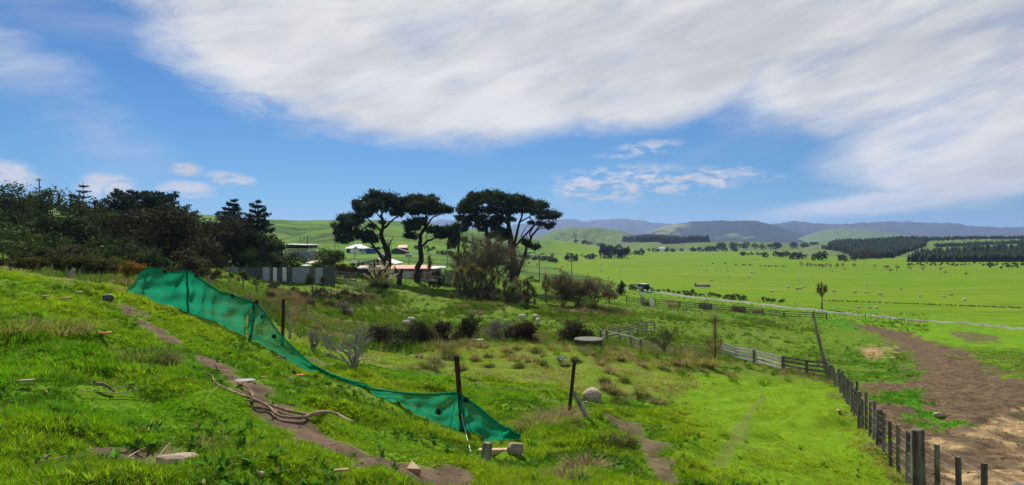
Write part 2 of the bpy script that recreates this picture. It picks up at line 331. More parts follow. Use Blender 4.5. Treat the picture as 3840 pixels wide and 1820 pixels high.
class MB:
    """collects shapes for ONE mesh"""
    def __init__(s): s.v = []; s.f = []
    def add(s, V, Fc):
        o = len(s.v); s.v += [tuple(map(float, p)) for p in V]; s.f += [tuple(i+o for i in f) for f in Fc]; return s
    def box(s, c, d, rz=0, ry=0, rx=0, bev=0):
        h = [k/2 for k in d]; mtx = Matrix.Rotation(rz, 3, 'Z') @ Matrix.Rotation(ry, 3, 'Y') @ Matrix.Rotation(rx, 3, 'X')
        V = [Vector(c)+mtx@Vector((sx*h[0], sy*h[1], sz*h[2])) for sx in (-1, 1) for sy in (-1, 1) for sz in (-1, 1)]
        return s.add(V, [(0,1,3,2),(4,6,7,5),(0,4,5,1),(2,3,7,6),(0,2,6,4),(1,5,7,3)])
    def beam(s, a, b, w, h, up=(0, 0, 1)):
        a, b = Vector(a), Vector(b); t = (b-a).normalized(); u = Vector(up); n = t.cross(u)
        n = n.normalized() if n.length > 1e-4 else Vector((1, 0, 0)); u = n.cross(t).normalized()
        V = [p+n*sx*w/2+u*sz*h/2 for p in (a, b) for sx in (-1, 1) for sz in (-1, 1)]
        return s.add(V, [(0,1,3,2),(4,6,7,5),(0,4,5,1),(2,3,7,6),(0,2,6,4),(1,5,7,3)])
    def tube(s, pts, rad, n=6, cap=True):
        pts = [Vector(p) for p in pts]; k = len(pts)
        if not hasattr(rad, '__len__'): rad = [rad]*k
        o = len(s.v); ref = None
        for i, p in enumerate(pts):
            t = (pts[min(i+1, k-1)]-pts[max(i-1, 0)]); t = t.normalized() if t.length > 1e-9 else Vector((0, 0, 1))
            if ref is None: ref = t.orthogonal().normalized()
            a = (ref-t*ref.dot(t)); a = a.normalized() if a.length > 1e-5 else t.orthogonal().normalized(); ref = a; b = t.cross(a)
            for j in range(n):
                q = 2*math.pi*j/n; s.v.append(tuple(p+(a*math.cos(q)+b*math.sin(q))*rad[i]))
        for i in range(k-1):
            for j in range(n):
                j2 = (j+1) % n; s.f.append((o+i*n+j, o+i*n+j2, o+(i+1)*n+j2, o+(i+1)*n+j))
        if cap:
            s.f.append(tuple(o+j for j in range(n))[::-1]); s.f.append(tuple(o+(k-1)*n+j for j in range(n)))
        return s
    def poly(s, pts, th=(0, 0, .02)):
        """a flat polygon with thickness vector th"""
        n = len(pts); th = Vector(th); A = [Vector(p) for p in pts]; B = [p+th for p in A]
        return s.add(A+B, [tuple(range(n))[::-1], tuple(range(n, 2*n))]+[(i, (i+1) % n, n+(i+1) % n, n+i) for i in range(n)])
    def mesh(s, name, smooth=False):
        me = bpy.data.meshes.new(name); me.from_pydata(s.v, [], s.f)
        if smooth: me.polygons.foreach_set('use_smooth', [True]*len(me.polygons))
        me.update(); return me
    def build(s, name, mat, parent=None, loc=None, rz=None, smooth=False): return link(name, s.mesh(name, smooth), mat, parent, loc, rz)
def bevel(o, w=.01, seg=2):
    b = o.modifiers.new('bevel', 'BEVEL'); b.width = w; b.segments = seg; b.limit_method = 'ANGLE'; return o
def copy_tree(o, parent=None):
    c = o.copy(); COL.objects.link(c); c.parent = parent
    for ch in list(o.children): copy_tree(ch, c)
    return c

# ------------------------------------------------------------------ foliage helpers (numpy)
def cards(C, size, rng, aspect=.45, flat=0.0):
    """leaf faces: one diamond per point; flat pulls the faces towards horizontal"""
    n = len(C); a = rng.normal(size=(n, 3)); a[:, 2] *= (1-flat); a /= np.linalg.norm(a, axis=1)[:, None]
    b = rng.normal(size=(n, 3)); b[:, 2] *= (1-flat); b -= a*np.sum(a*b, 1)[:, None]; b /= np.linalg.norm(b, axis=1)[:, None]+1e-9
    s = (size*np.ones(n))[:, None]
    V = np.stack([C-a*s, C+b*s*aspect, C+a*s, C-b*s*aspect], 1).reshape(-1, 3)
    return V, np.arange(n*4).reshape(n, 4)
def clump_points(clumps, per, rng, shell=.55, low=.25):
    out = []
    for (c, r) in clumps:
        r = np.array(r, float); n = max(6, int(per*(r[0]*r[2]+r[1]*r[2]+r[0]*r[1])*4.19))
        d = rng.normal(size=(n, 3)); d /= np.linalg.norm(d, axis=1)[:, None]
        k = (d[:, 2] > -.1) | (rng.random(n) < low+.3); d = d[k]
        q = shell+(1-shell)*rng.random(len(d))**.6
        out.append(np.array(c)+d*q[:, None]*r*(1+.18*rng.normal(size=(len(d), 1))))
    return np.concatenate(out)
def blades(base, n, rng, length=(.4, .7), width=.012, spread=.6, droop=.5, segs=3, r0=.05, lean=(0, 0)):
    """arching blades from one root: arrays V, F (quads)"""
    ph = rng.random(n)*6.283; L = rng.uniform(length[0], length[1], n); t0 = rng.random(n)**.7*spread
    base = np.array(base, float); dx, dy = np.cos(ph), np.sin(ph)
    V = []; F_ = []
    rr = r0*np.sqrt(rng.random(n)); P0 = np.stack([base[0]+dx*rr, base[1]+dy*rr, np.full(n, base[2])], 1)
    pos = P0; ang = t0.copy(); rows = []
    for i in range(segs+1):
        w = width*(1-i/segs)**.8+width*.06
        side = np.stack([-dy, dx, np.zeros(n)], 1)*w
        rows.append((pos-side, pos+side))
        st = (L/segs)[:, None]*np.stack([np.sin(ang)*dx+lean[0], np.sin(ang)*dy+lean[1], np.cos(ang)], 1)
        pos = pos+st; ang = ang+droop*(.6+.8*rng.random(n))
    A = np.stack([np.stack(r_, 1) for r_ in rows], 1)      # n, segs+1, 2, 3
    V = A.reshape(-1, 3); k = (segs+1)*2
    b = (np.arange(n)*k)[:, None, None]+(np.arange(segs)*2)[None, :, None]+np.array([0, 1, 3, 2])[None, None, :]
    return V, b.reshape(-1, 4)
def joinVF(parts):
    Vs, Fs, o = [], [], 0
    for V, Fq in parts: Vs.append(V); Fs.append(Fq+o); o += len(V)
    return np.concatenate(Vs), np.concatenate(Fs)

# ------------------------------------------------------------------ ground: one sheet to the horizon
def pxy(lst): return np.array([tuple(at(*p[:2]))[:2] for p in lst])
def dist_line(x, y, L, w):
    """distance to a polyline divided by its local half width"""
    best = np.full(x.shape, 1e9)
    for i in range(len(L)-1):
        a, b = L[i], L[i+1]; ab = b-a; t = np.clip(((x-a[0])*ab[0]+(y-a[1])*ab[1])/(ab@ab), 0, 1)
        ww = w[i]*(1-t)+w[i+1]*t
        best = np.minimum(best, np.hypot(x-a[0]-t*ab[0], y-a[1]-t*ab[1])/ww)
    return best
def in_poly(x, y, L):
    c = np.zeros(x.shape, bool); n = len(L)
    for i in range(n):
        x1, y1 = L[i]; x2, y2 = L[(i+1) % n]
        if y1 == y2: continue
        c ^= ((y1 > y) != (y2 > y)) & (x < (x2-x1)*(y-y1)/(y2-y1)+x1)
    return c
PATH = [(395,1128,.14),(480,1175,.17),(560,1218,.2),(640,1275,.22),(760,1335,.2),(890,1425,.27),(960,1480,.3),(1060,1560,.26),(1150,1620,.24),(1250,1670,.22),(1400,1720,.3),(1530,1770,.42),(1660,1815,.4)]
TRACK = [(2290,1568,.2),(2370,1600,.36),(2400,1640,.2),(2440,1690,.24),(2475,1740,.2),(2500,1800,.2)]
SCAR = [(2860,1490,.10),(2800,1580,.12),(2775,1630,.18),(2740,1670,.14),(2690,1735,.14)]
LINES = []
for q in (PATH, TRACK, SCAR): LINES.append((pxy(q), [p[2]*1.05 for p in q]))
_bank = at(445, 1700)
POLY = {
 'brown': pxy([(3180,1205),(3420,1250),(3640,1330),(3845,1420),(4300,1560),(4300,1900),(3420,1860),(3345,1690),(3240,1560),(3190,1470),(3240,1440),(3390,1440),(3430,1390),(3400,1330),(3320,1270)]),
 'straw': pxy([(3600,1590),(3720,1540),(3900,1540),(4200,1600),(4200,1900),(3500,1850),(3480,1680)]),
 'spot': pxy([(3225,1310),(3260,1290),(3330,1305),(3335,1335),(3280,1348),(3235,1335)]),
 'deep': pxy([(3060,1195),(3200,1205),(3330,1280),(3410,1340),(3440,1390),(3400,1440),(3230,1440),(3160,1440),(3115,1400),(3085,1290)]),
 'isle': pxy([(3260,1462),(3400,1455),(3470,1480),(3440,1510),(3390,1525),(3310,1510)]),
 'isle2': pxy([(3440,1560),(3540,1545),(3570,1600),(3500,1620),(3420,1590)]),
 'scrape': pxy([(3560,1240),(3760,1262),(3720,1285),(3600,1272)]),
 'lawn': pxy([(2690,1345),(2935,1402),(3100,1440),(3160,1560),(3240,1690),(3380,1860),(2700,1860),(2560,1700),(2560,1500)]),
 'lawn2': pxy([(980,1062),(1300,1066),(1380,1055),(1260,1085),(1000,1080)]),
 'gbrown': pxy([(980,1090),(1400,1085),(1480,1130),(1340,1150),(1050,1140)]),
 'gbrown2': pxy([(2100,1150),(2330,1150),(2380,1185),(2150,1195),(2060,1175)]),
 'gbrown3': pxy([(960,1130),(1120,1120),(1180,1180),(1080,1215),(970,1190)]),
 'dark1': pxy([(1680,1150),(1850,1140),(1960,1160),(1850,1185),(1700,1180)]),
 'slip': pxy([(3110,940),(3160,938),(3220,970),(3160,975)]),
}
_field_edge = pxy([(2050,1000),(2300,1062),(2450,1080),(2650,1105),(2800,1128),(3040,1150),(3400,1180),(3840,1218)])
def masks(x, y):
    x = np.asarray(x, float); y = np.asarray(y, float); r = np.hypot(x, y)
    wx = x+ .6*fbm(x/.9, y/.9, 21, 4)*np.clip(r/12, .5, 4); wy = y+.6*fbm(x/.9, y/.9, 22, 4)*np.clip(r/12, .5, 4)
    d = {k: in_poly(wx, wy, L).astype(float) for k, L in POLY.items()}
    nr = r < 60
    dirt = np.zeros(x.shape); n1 = fbm(x/.5, y/.5, 31, 3)
    for (L, w), amp in zip(LINES, (1, .9, .42)):
        q = np.full(x.shape, 9.0); q[nr] = dist_line(x[nr], y[nr], L, w)
        dirt = np.maximum(dirt, amp*(1-sstep(q+.9*n1, .55, 1.25)))
    e = np.hypot((x-_bank.x)/.24, (y-_bank.y)/.17)
    dirt = np.maximum(dirt, .95*(1-sstep(e+.8*n1, .6, 1.3)))
    near_left = (r < 26)*(1-sstep(x*.6-y*.1, .6, 2.2))
    dirt = np.maximum(dirt, .7*near_left*sstep(fbm(x/1.3, y/1.3, 41, 3), .34, .55))     # worn spots in the sward
    brown = np.maximum(d['brown']*(1-d['isle'])*(1-d['isle2']), .8*d['scrape']); straw = np.maximum(d['straw']*sstep(fbm(x/1.1, y/1.1, 51, 3), -.12, .3), d['spot'])
    brown = np.maximum(brown*(1-d['spot']), 0)
    deep = np.maximum.reduce([d['deep'], d['isle'], d['isle2']])
    rough = sstep(r, 34, 50)*(1-sstep(r, 120, 170))*(x < 48)
    gb = np.maximum.reduce([d['gbrown'], d['gbrown2'], d['gbrown3'], .5*d['dark1']])
    k = np.interp(np.arctan2(x, np.maximum(y, .01)), np.arctan2(_field_edge[:,0], _field_edge[:,1]), np.hypot(_field_edge[:,0], _field_edge[:,1]))
    plain = sstep(r-k, 0, 6)*sstep(x/np.maximum(y, 1), .03, .08)*(1-sstep(r, 1500, 2500))
    plain = np.maximum(plain, d['lawn2'])
    lawn = d['lawn']
    mid = (1-near_left)*(r < 70)*(1-lawn)*(1-deep)*(1-brown)*(x < 22)
    dry = np.clip(mid*(.46+.9*fbm(x/2.2, y/2.2, 61, 3)) + .75*gb + .25*rough*sstep(fbm(x/5, y/5, 62, 3), 0, .4), 0, 1)
    return dict(dirt=dirt, brown=brown, straw=straw, deep=deep, rough=rough, gb=gb, plain=plain, lawn=lawn, dry=dry, left=near_left, slip=d['slip'])

def ground_mesh():
    th = np.concatenate([np.linspace(-180, -50, 40)[:-1], np.linspace(-50, 50, 520), np.linspace(50, 180, 40)[1:-1]])
    th = np.radians(th); nt = len(th)
    r = np.concatenate([[.8, 1.6], np.geomspace(2.4, 80, 300), np.geomspace(80, 2600, 170)[1:], np.geomspace(2600, 13500, 14)[1:]]); nr = len(r)
    x = (r[:, None]*np.sin(th)).ravel(); y = (r[:, None]*np.cos(th)).ravel()
    V = np.stack([x, y, Z(x, y)], 1); V = np.vstack([V, [0, 0, Z1(0, 0)]])
    i = np.arange(nr-1)[:, None]*nt; j = np.arange(nt)[None, :]; j2 = (j+1) % nt
    Fq = np.stack([i+j, i+nt+j, i+nt+j2, i+j2], -1).reshape(-1, 4)[:, ::-1]
    me = mesh_np('ground', V, Fq, True)
    mk = masks(V[:, 0], V[:, 1])
    for nm, ch in (('ma', ('dirt', 'brown', 'straw', 'deep')), ('mb', ('rough', 'plain', 'lawn', 'dry'))):
        a = me.attributes.new(nm, 'FLOAT_COLOR', 'POINT')
        a.data.foreach_set('color', np.stack([mk[c] for c in ch], 1).astype(np.float32).ravel())
    return me
def ground_mat():
    m, t = new_mat('pasture')
    p = t.node('ShaderNodeNewGeometry').outputs['Position']
    def att(n):
        a = t.node('ShaderNodeAttribute', attribute_name=n); s = t.node('ShaderNodeSeparateColor', {0: a.outputs['Color']})
        return (*s.outputs[:3], a.outputs['Alpha'])
    dirt, brown, straw, deep = att('ma'); rough, plain, lawn, dry = att('mb')
    nf = t.noise(p, 7.0, 4, .65); nm = t.noise(p, .55, 4, .6); nl = t.noise(p, .045, 5, .6); nh = t.noise(p, .006, 5, .55)
    streak = t.noise(t.vmul(p, (.09, .35, .3)), 1.0, 5, .6); nb = t.noise(p, 1.7, 4, .7, .5)
    col = t.mix(t.ss(nm, .3, .7), (.075, .170, .007), (.130, .225, .010))
    far = t.mix(t.ss(nl, .35, .65), (.075, .17, .018), (.115, .205, .022))
    dst = t.node('ShaderNodeVectorMath', {0: p}, operation='LENGTH').outputs['Value']
    col = t.mix(t.ss(dst, 120, 260), col, t.mix(t.m('MULTIPLY', t.ss(t.noise(t.vmul(p, (.012, .03, .05)), 1.0, 6, .65), .46, .60), .85), t.mix(t.ss(nh, .40, .60), far, (.095, .15, .03)), (.030, .062, .014)))
    pl = t.mix(t.ss(streak, .3, .7), (.082, .172, .008), (.138, .218, .010))
    pl = t.mix(t.ss(t.noise(t.vmul(p, (.012, .06, .1)), 1.0, 5, .65), .52, .66), pl, (.155, .195, .022))
    pl = t.mix(t.m('MULTIPLY', t.ss(t.noise(t.vmul(p, (.25, 1.1, .6)), 1.0, 5, .75), .52, .70), .7), pl, (.042, .105, .008))
    pl = t.mix(t.m('MULTIPLY', t.ss(t.noise(t.vmul(p, (.004, .10, .1)), 1.0, 4, .6), .50, .66), .55), pl, (.060, .125, .010))
    pl = t.mix(t.m('MULTIPLY', t.ss(t.noise(p, .03, 5, .7), .5, .7), .5), pl, (.15, .20, .016))
    col = t.mix(plain, col, pl)
    col = t.mix(lawn, col, t.mix(t.ss(nb, .3, .7), (.095, .190, .007), (.135, .235, .010)))
    col = t.mix(deep, col, t.mix(t.ss(nb, .3, .7), (.040, .135, .008), (.075, .195, .012)))
    col = t.mix(rough, col, t.mix(t.ss(nb, .35, .7), (.050, .110, .008), (.120, .195, .012)))
    col = t.mix(t.m('MULTIPLY', dry, t.ss(nb, .25, .6)), col, t.mix(nf, (.13, .125, .040), (.23, .195, .07)))
    col = t.mix(t.m('MULTIPLY', t.ss(nf, .52, .72), t.m('MULTIPLY', t.ss(dst, 90, 40), .55)), col, (.025, .055, .006))
    bc = t.mix(t.ss(t.noise(p, 2.6, 5, .75), .38, .62), (.062, .045, .028), (.138, .098, .058))
    bc = t.mix(t.m('MULTIPLY', t.ss(nb, .58, .78), .5), bc, (.23, .16, .09))
    col = t.mix(brown, col, bc)
    col = t.mix(straw, col, t.mix(t.ss(t.noise(p, 3.4, 5, .7), .35, .65), (.17, .115, .060), (.38, .27, .135)))
    dc = t.mix(t.ss(t.noise(p, 3.0, 6, .7), .35, .65), (.080, .058, .038), (.165, .118, .076))
    dc = t.mix(t.ss(t.noise(p, 24.0, 4, .7), .5, .75), dc, (.06, .042, .028))
    col = t.mix(dirt, col, dc)
    h = t.m('ADD', t.m('MULTIPLY', nf, .6), t.m('MULTIPLY', t.noise(p, 30.0, 4, .7), .5))
    finish(t, col, .95, bump=h, bstr=.7, bdist=.04, spec=.02); return m
M['ground'] = ground_mat()
ground = link('ground', ground_mesh(), 'ground'); tag(ground, kind='structure')

def strip(name, pts, hw, mat, lift=.03, n=160):
    """a road laid on the ground along a polyline of world points"""
    pts = np.array(pts); s = np.r_[0, np.cumsum(np.hypot(*np.diff(pts, axis=0).T))]; q = np.linspace(0, s[-1], n)
    x = np.interp(q, s, pts[:, 0]); y = np.interp(q, s, pts[:, 1])
    for _ in range(6): x[1:-1] = (x[:-2]+x[1:-1]*2+x[2:])/4; y[1:-1] = (y[:-2]+y[1:-1]*2+y[2:])/4
    tx, ty = np.gradient(x), np.gradient(y); L = np.hypot(tx, ty); nx, ny = -ty/L, tx/L
    cols = np.linspace(-1, 1, 7); w = hw*(1+.12*fbm(q/9, q*0, 77, 2))
    X = x[:, None]+nx[:, None]*cols*w[:, None]; Y = y[:, None]+ny[:, None]*cols*w[:, None]
    zc = np.maximum.reduce([Z(X[:, k], Y[:, k]) for k in range(7)])
    Zs = np.repeat((zc+lift)[:, None], 7, 1)+.05*(1-cols**2)
    Zs[:, 0] -= .5; Zs[:, -1] -= .5
    V = np.stack([X, Y, Zs], -1).reshape(-1, 3)
    i = np.arange(n-1)[:, None]*7+np.arange(6); Fq = np.stack([i, i+7, i+8, i+1], -1).reshape(-1, 4)[:, ::-1]
    return tag(link(name, mesh_np(name, V, Fq, True), mat), kind='structure')
ROAD = [(2250,1076),(2330,1080),(2406,1089),(2500,1101),(2660,1121),(2816,1139),(3049,1164),(3250,1183),(3500,1206),(3840,1234),(4300,1280)]
strip('road', pxy(ROAD), 1.35, 'gravel')

# ------------------------------------------------------------------ hills beyond the plain
def hill_mat(name, a, b, c, sc=.002, patch=(.55, .62), d=None, dp=(.6, .66)):
    m, t = new_mat(name); p = t.node('ShaderNodeNewGeometry').outputs['Position']
    n = t.noise(p, sc, 6, .6); col = t.mix(t.ss(t.noise(p, sc*4, 5, .6), .35, .65), a, b)
    col = t.mix(t.ss(n, *patch), col, c)
    if d is not None: col = t.mix(t.ss(t.noise(t.vadd(p, (3100, 900, 0)), sc*.8, 4, .55), *dp), col, d)
    finish(t, col, .95, spec=.05, bump=t.noise(p, sc*12, 5, .6), bstr=.5, bdist=30); return m
def ridge(name, prof, D, depth, base, mat, gully=.25, gscale=None, seed=0, back=.6, nx=260, rows=34, label=None):
    """a range: crest through photograph points, flanks folded into spurs and gullies"""
    prof = np.array(prof, float); U = np.linspace(prof[0, 0], prof[-1, 0], nx); Vt = np.interp(U, prof[:, 0], prof[:, 1])
    k = np.ones(5)/5; Vt = np.convolve(np.pad(Vt, 2, 'edge'), k, 'valid')
    top = (910-Vt)/F*D; top = top+.05*np.maximum(top-base, 1)*fbm(U/24, U*0+seed, seed+5, 3)
    t = np.linspace(0, 1+back, rows); gs = gscale or D/60
    X = []; 
    for ti in t:
        d = D-depth*(1-ti); x = (U-1920)/F*d
        pr = ti if ti <= 1 else 1-(ti-1)*1.1
        shape = pr**1.25 if ti <= 1 else pr
        wx = x/gs+.8*fbm(x/gs/2, d/gs/2+ti, seed+1, 2)
        g = np.abs(fbm(wx, np.full_like(wx, ti*1.1+seed), seed+2, 4))
        z = base+(top-base)*np.clip(shape, 0, 1)*(1-gully*(1-sstep(ti, .72, 1.0))*(1.35-2.6*g)*.6)
        X.append(np.stack([x, np.full_like(x, d), z], -1))
    V = np.concatenate(X); i = np.arange(rows-1)[:, None]*nx+np.arange(nx-1)
    Fq = np.stack([i, i+1, i+nx+1, i+nx], -1).reshape(-1, 4)
    o = link(name, mesh_np(name, V, Fq, True), mat); return tag(o, label, kind='structure')
M['mtn'] = hill_mat('far_scrub', (.026, .033, .032), (.050, .055, .045), (.04, .035, .034), .0009)
M['mtnforest'] = hill_mat('far_forest', (.012, .022, .016), (.022, .034, .022), (.016, .026, .02), .001, d=(.14, .17, .05), dp=(.63, .66))
M['hillgreen'] = hill_mat('far_pasture', (.075, .125, .030), (.11, .165, .040), (.10, .12, .05), .003, d=(.055, .085, .03), dp=(.60, .68))
ridge('far_mountains', [(1300,905),(1500,870),(1560,845),(1655,820),(1720,828),(1800,838),(1900,850),(2000,830),(2090,820),(2170,822),(2200,832),(2240,824),(2320,818),(2400,824),(2450,835),(2540,838),(2650,842),(2800,850),(2960,838),(3030,845),(3100,838),(3200,843),(3280,832),(3400,828),(3500,838),(3580,843),(3700,853),(3840,855),(4200,870),(4700,880)], 9500, 4200, -14, 'mtn', .85, 520, 3, nx=420, rows=50)
ridge('blue_range', [(2560,900),(2700,868),(2800,850),(2900,842),(2975,828),(3060,838),(3150,842),(3270,834),(3320,830),(3420,836),(3560,836),(3640,846),(3720,852),(3840,852),(4200,856),(4600,880)], 7000, 2600, -14, 'mtn', .85, 420, 9, nx=300, rows=44)
ridge('forest_mountain', [(2330,907),(2420,880),(2480,850),(2540,838),(2610,830),(2680,828),(2800,830),(2840,829),(2900,845),(2960,862),(3020,885),(3080,905)], 4800, 1900, -14, 'mtnforest', .8, 260, 14, nx=240, rows=44)
ridge('pasture_range', [(2960,906),(3020,884),(3080,865),(3160,855),(3250,857),(3330,870),(3420,885),(3560,893),(3700,900),(3900,905)], 4300, 1500, -14, 'hillgreen', .8, 200, 19, nx=220, rows=44)
ridge('rolling_hill', [(1960,906),(2040,880),(2090,858),(2160,853),(2250,853),(2320,862),(2380,880),(2450,895),(2560,906)], 2300, 900, -14, 'hillgreen', 1.1, 90, 24, nx=220, rows=40)
ridge('low_hill', [(2290,925),(2360,910),(2440,905),(2480,904),(2560,910),(2640,905),(2720,906),(2850,908),(3000,912),(3200,918)], 1500, 420, -14, 'hillgreen', .5, 60, 31, nx=200, rows=30)
# planted terraces on the right
ridge('planted_spur', [(2960,945),(3060,918),(3180,905),(3320,896),(3500,893),(3700,891),(3840,890),(4100,886),(4500,890)], 1150, 520, -14, 'hillgreen', .35, 70, 37, nx=260, rows=44)
ridge('planted_terrace', [(3380,978),(3440,950),(3520,938),(3600,930),(3700,924),(3840,920),(4100,915),(4500,920)], 640, 130, -14, 'hillgreen', .3, 40, 41, nx=200, rows=30)

# ------------------------------------------------------------------ the air
def haze():
    b = MB(); x0, x1, y0, y1, z0, z1 = -12000, 12000, -400, 13800, -40, 420
    b.box(((x0+x1)/2, (y0+y1)/2, (z0+z1)/2), (x1-x0, y1-y0, z1-z0))
    m = bpy.data.materials.new('air'); m.use_nodes = True; t = NT(m.node_tree); t.n.clear()
    v = t.node('ShaderNodeVolumePrincipled', {'Color': (.40, .57, 1.0, 1), 'Density': HAZE, 'Anisotropy': .25})
    t.node('ShaderNodeOutputMaterial', {'Volume': v.outputs[0]})
    o = b.build('haze', m); tag(o, 'thin blue haze filling the air over the valley', 'haze', kind='stuff')
HAZE = 0.72e-4
haze()

# ------------------------------------------------------------------ trees
def limb_pts(a, b, rng, n=5, wob=.08):
    a, b = np.array(a, float), np.array(b, float); L = np.linalg.norm(b-a); t = np.linspace(0, 1, n)[:, None]
    p = a+(b-a)*t; p[1:-1] += rng.normal(size=(n-2, 3))*wob*L; return p
def skeleton(mb, base, clumps, rng, r0, trunk_top, n=7, forks=1.0):
    """trunk to trunk_top, then a limb out to every clump"""
    base = np.array(base, float); top = np.array(trunk_top, float); H = np.linalg.norm(top-base)
    tp = limb_pts(base, top, rng, 6, .03); tp[0] -= [0, 0, .3]
    mb.tube(tp, list(np.linspace(r0, r0*.45, 6)), n)
    for c, r in clumps:
        c = np.array(c, float); s = tp[rng.integers(2, 6)] if c[2] > tp[3][2] else tp[rng.integers(1, 4)]
        rr = r0*rng.uniform(.18, .34); q = limb_pts(s, c, rng, 5, .07); mb.tube(q, list(np.linspace(rr, rr*.35, 5)), 5)
def pine_tree(name, label, d, limbs, clumps, mat, seed, depth=2.0, per=1.0, leafsize=.24, offs=(0, 0), sc=1.0, r_trunk=.5, group=None):
    """limbs: polylines of photograph points with radius; clumps: photograph points with half sizes. Each is set in its own depth around the trunk."""
    rng = np.random.default_rng(seed); ox, oy = offs
    def W(c, dd): return np.array(P(ox+c[0]/sc, oy+c[1]/sc, dd))
    b0 = W(limbs[0][0][0], d); z0 = Z1(b0[0], b0[1]); root = empty(name, (b0[0], b0[1], z0), 0, label, 'tree', group)
    loc = np.array([b0[0], b0[1], z0]); mb = MB()
    ends = []
    for k, (pts, r1, r2) in enumerate(limbs):
        dz = 0 if k == 0 else rng.uniform(-1, 1)*depth*.6
        q = [W(p, d+dz*(i/(len(pts)-1))**1.2) for i, p in enumerate(pts)]
        if k == 0: q[0] = np.array([q[0][0], q[0][1], z0-.4])
        fine = []
        for i in range(len(q)-1): fine += [q[i]+(q[i+1]-q[i])*t for t in (0, .5)]
        fine.append(q[-1]); fine = [f+rng.normal(size=3)*r1*.22*(0 < i < len(fine)-1) for i, f in enumerate(fine)]
        mb.tube([f-loc for f in fine], list(np.linspace(r1, r2, len(fine))), 8); ends += [f for f in fine[2:]]
    ends = np.array(ends); cl = []
    u = d/F/sc
    for (cx, cyy, rx, ry) in clumps:
        rx, ry = rx*1.16, ry*1.2
        k = 3 if rx > 45 else 2
        for j in range(k):
            dd = d+(rng.uniform(-1, 1) if j else 0)*depth
            c = W((cx+rng.normal()*rx*.25, cyy+rng.normal()*ry*.2), dd)
            # each pad of needles is made of tufts
            for _ in range(int(5+rx*ry/430)):
                t = rng.normal(size=3); t /= np.linalg.norm(t); t *= rng.random()**.4
                cc = c+t*np.array([rx*u*1.2, rx*u*1.1, ry*u*1.25]); s = rng.uniform(.2, .55)
                cl.append((cc-loc, (s, s, s*.72)))
            i = np.argmin(np.linalg.norm(ends-c, axis=1)); rr = .06+.05*rng.random()
            q = limb_pts(ends[i]-loc, c-loc, rng, 5, .07); mb.tube(q, list(np.linspace(rr, .025, 5)), 4)
            for _ in range(3):
                q2 = limb_pts(q[2], c-loc+rng.normal(size=3)*np.array([rx*u, rx*u, ry*u])*.7, rng, 4, .06); mb.tube(q2, [rr*.6, rr*.5, rr*.35, .015], 3)
    mb.build('trunk', 'bark', root, smooth=True)
    pts = clump_points(cl, 30*per, rng, .2, .6); sp = rng.random(len(pts)) < .24; pts[sp] += rng.normal(size=(sp.sum(), 3))*.26+np.array([0, 0, .12])
    V, Fq = cards(pts, rng.uniform(.6, 1.3, len(pts))*leafsize, rng, .32)
    link('crown', mesh_np('crown', V, Fq), mat, root); return root

# the three umbrella-crowned pines by the sheds (points read in two enlargements of the photograph)
ZA = dict(offs=(1250, 700), sc=3.3)
pine_tree('pine_tree', 'tall leaning pine with forked trunk, leftmost of the big dark pines', 120,
 [([(640,1030),(660,930),(665,850),(640,720),(612,600),(610,500),(600,400),(598,320),(560,200)], .62, .14),
  ([(640,930),(600,870),(540,800),(470,700),(430,600),(395,500)], .36, .12), ([(612,520),(700,450),(760,390),(860,340)], .24, .08),
  ([(605,560),(500,470),(430,480),(330,560),(180,540)], .2, .07), ([(600,400),(540,330),(470,260)], .16, .06), ([(420,580),(320,540),(230,520)], .15, .05),
  ([(600,330),(660,260),(740,210)], .15, .06), ([(500,470),(420,390),(300,330)], .16, .06), ([(690,1060),(702,900),(690,770),(700,690),(740,640)], .30, .06), ([(692,760),(670,700),(680,650)], .1, .04)],
 [(520,110,70,32),(620,118,70,32),(720,135,70,32),(440,165,55,35),(560,180,70,30),(680,195,70,28),(790,180,60,35),(300,212,45,30),(300,270,55,30),(370,290,55,30),(430,240,50,35),(500,270,45,25),(640,270,40,22),(760,260,50,28),(840,250,50,32),(770,330,45,20),(850,330,35,18),
  (110,385,40,25),(190,390,55,30),(270,380,55,30),(350,360,50,28),(420,350,40,26),(60,490,50,24),(130,470,50,26),(210,450,55,26),(300,440,50,24),(70,560,40,20),(150,550,50,22),(120,640,70,28),(190,610,45,22),(270,570,40,22),(310,620,40,18),(370,590,45,26),(450,590,50,30),(480,640,50,26),(410,660,40,18),(520,670,25,18),(490,500,30,14),(610,440,20,12)],
 'pine', 11, 3.2, **ZA)
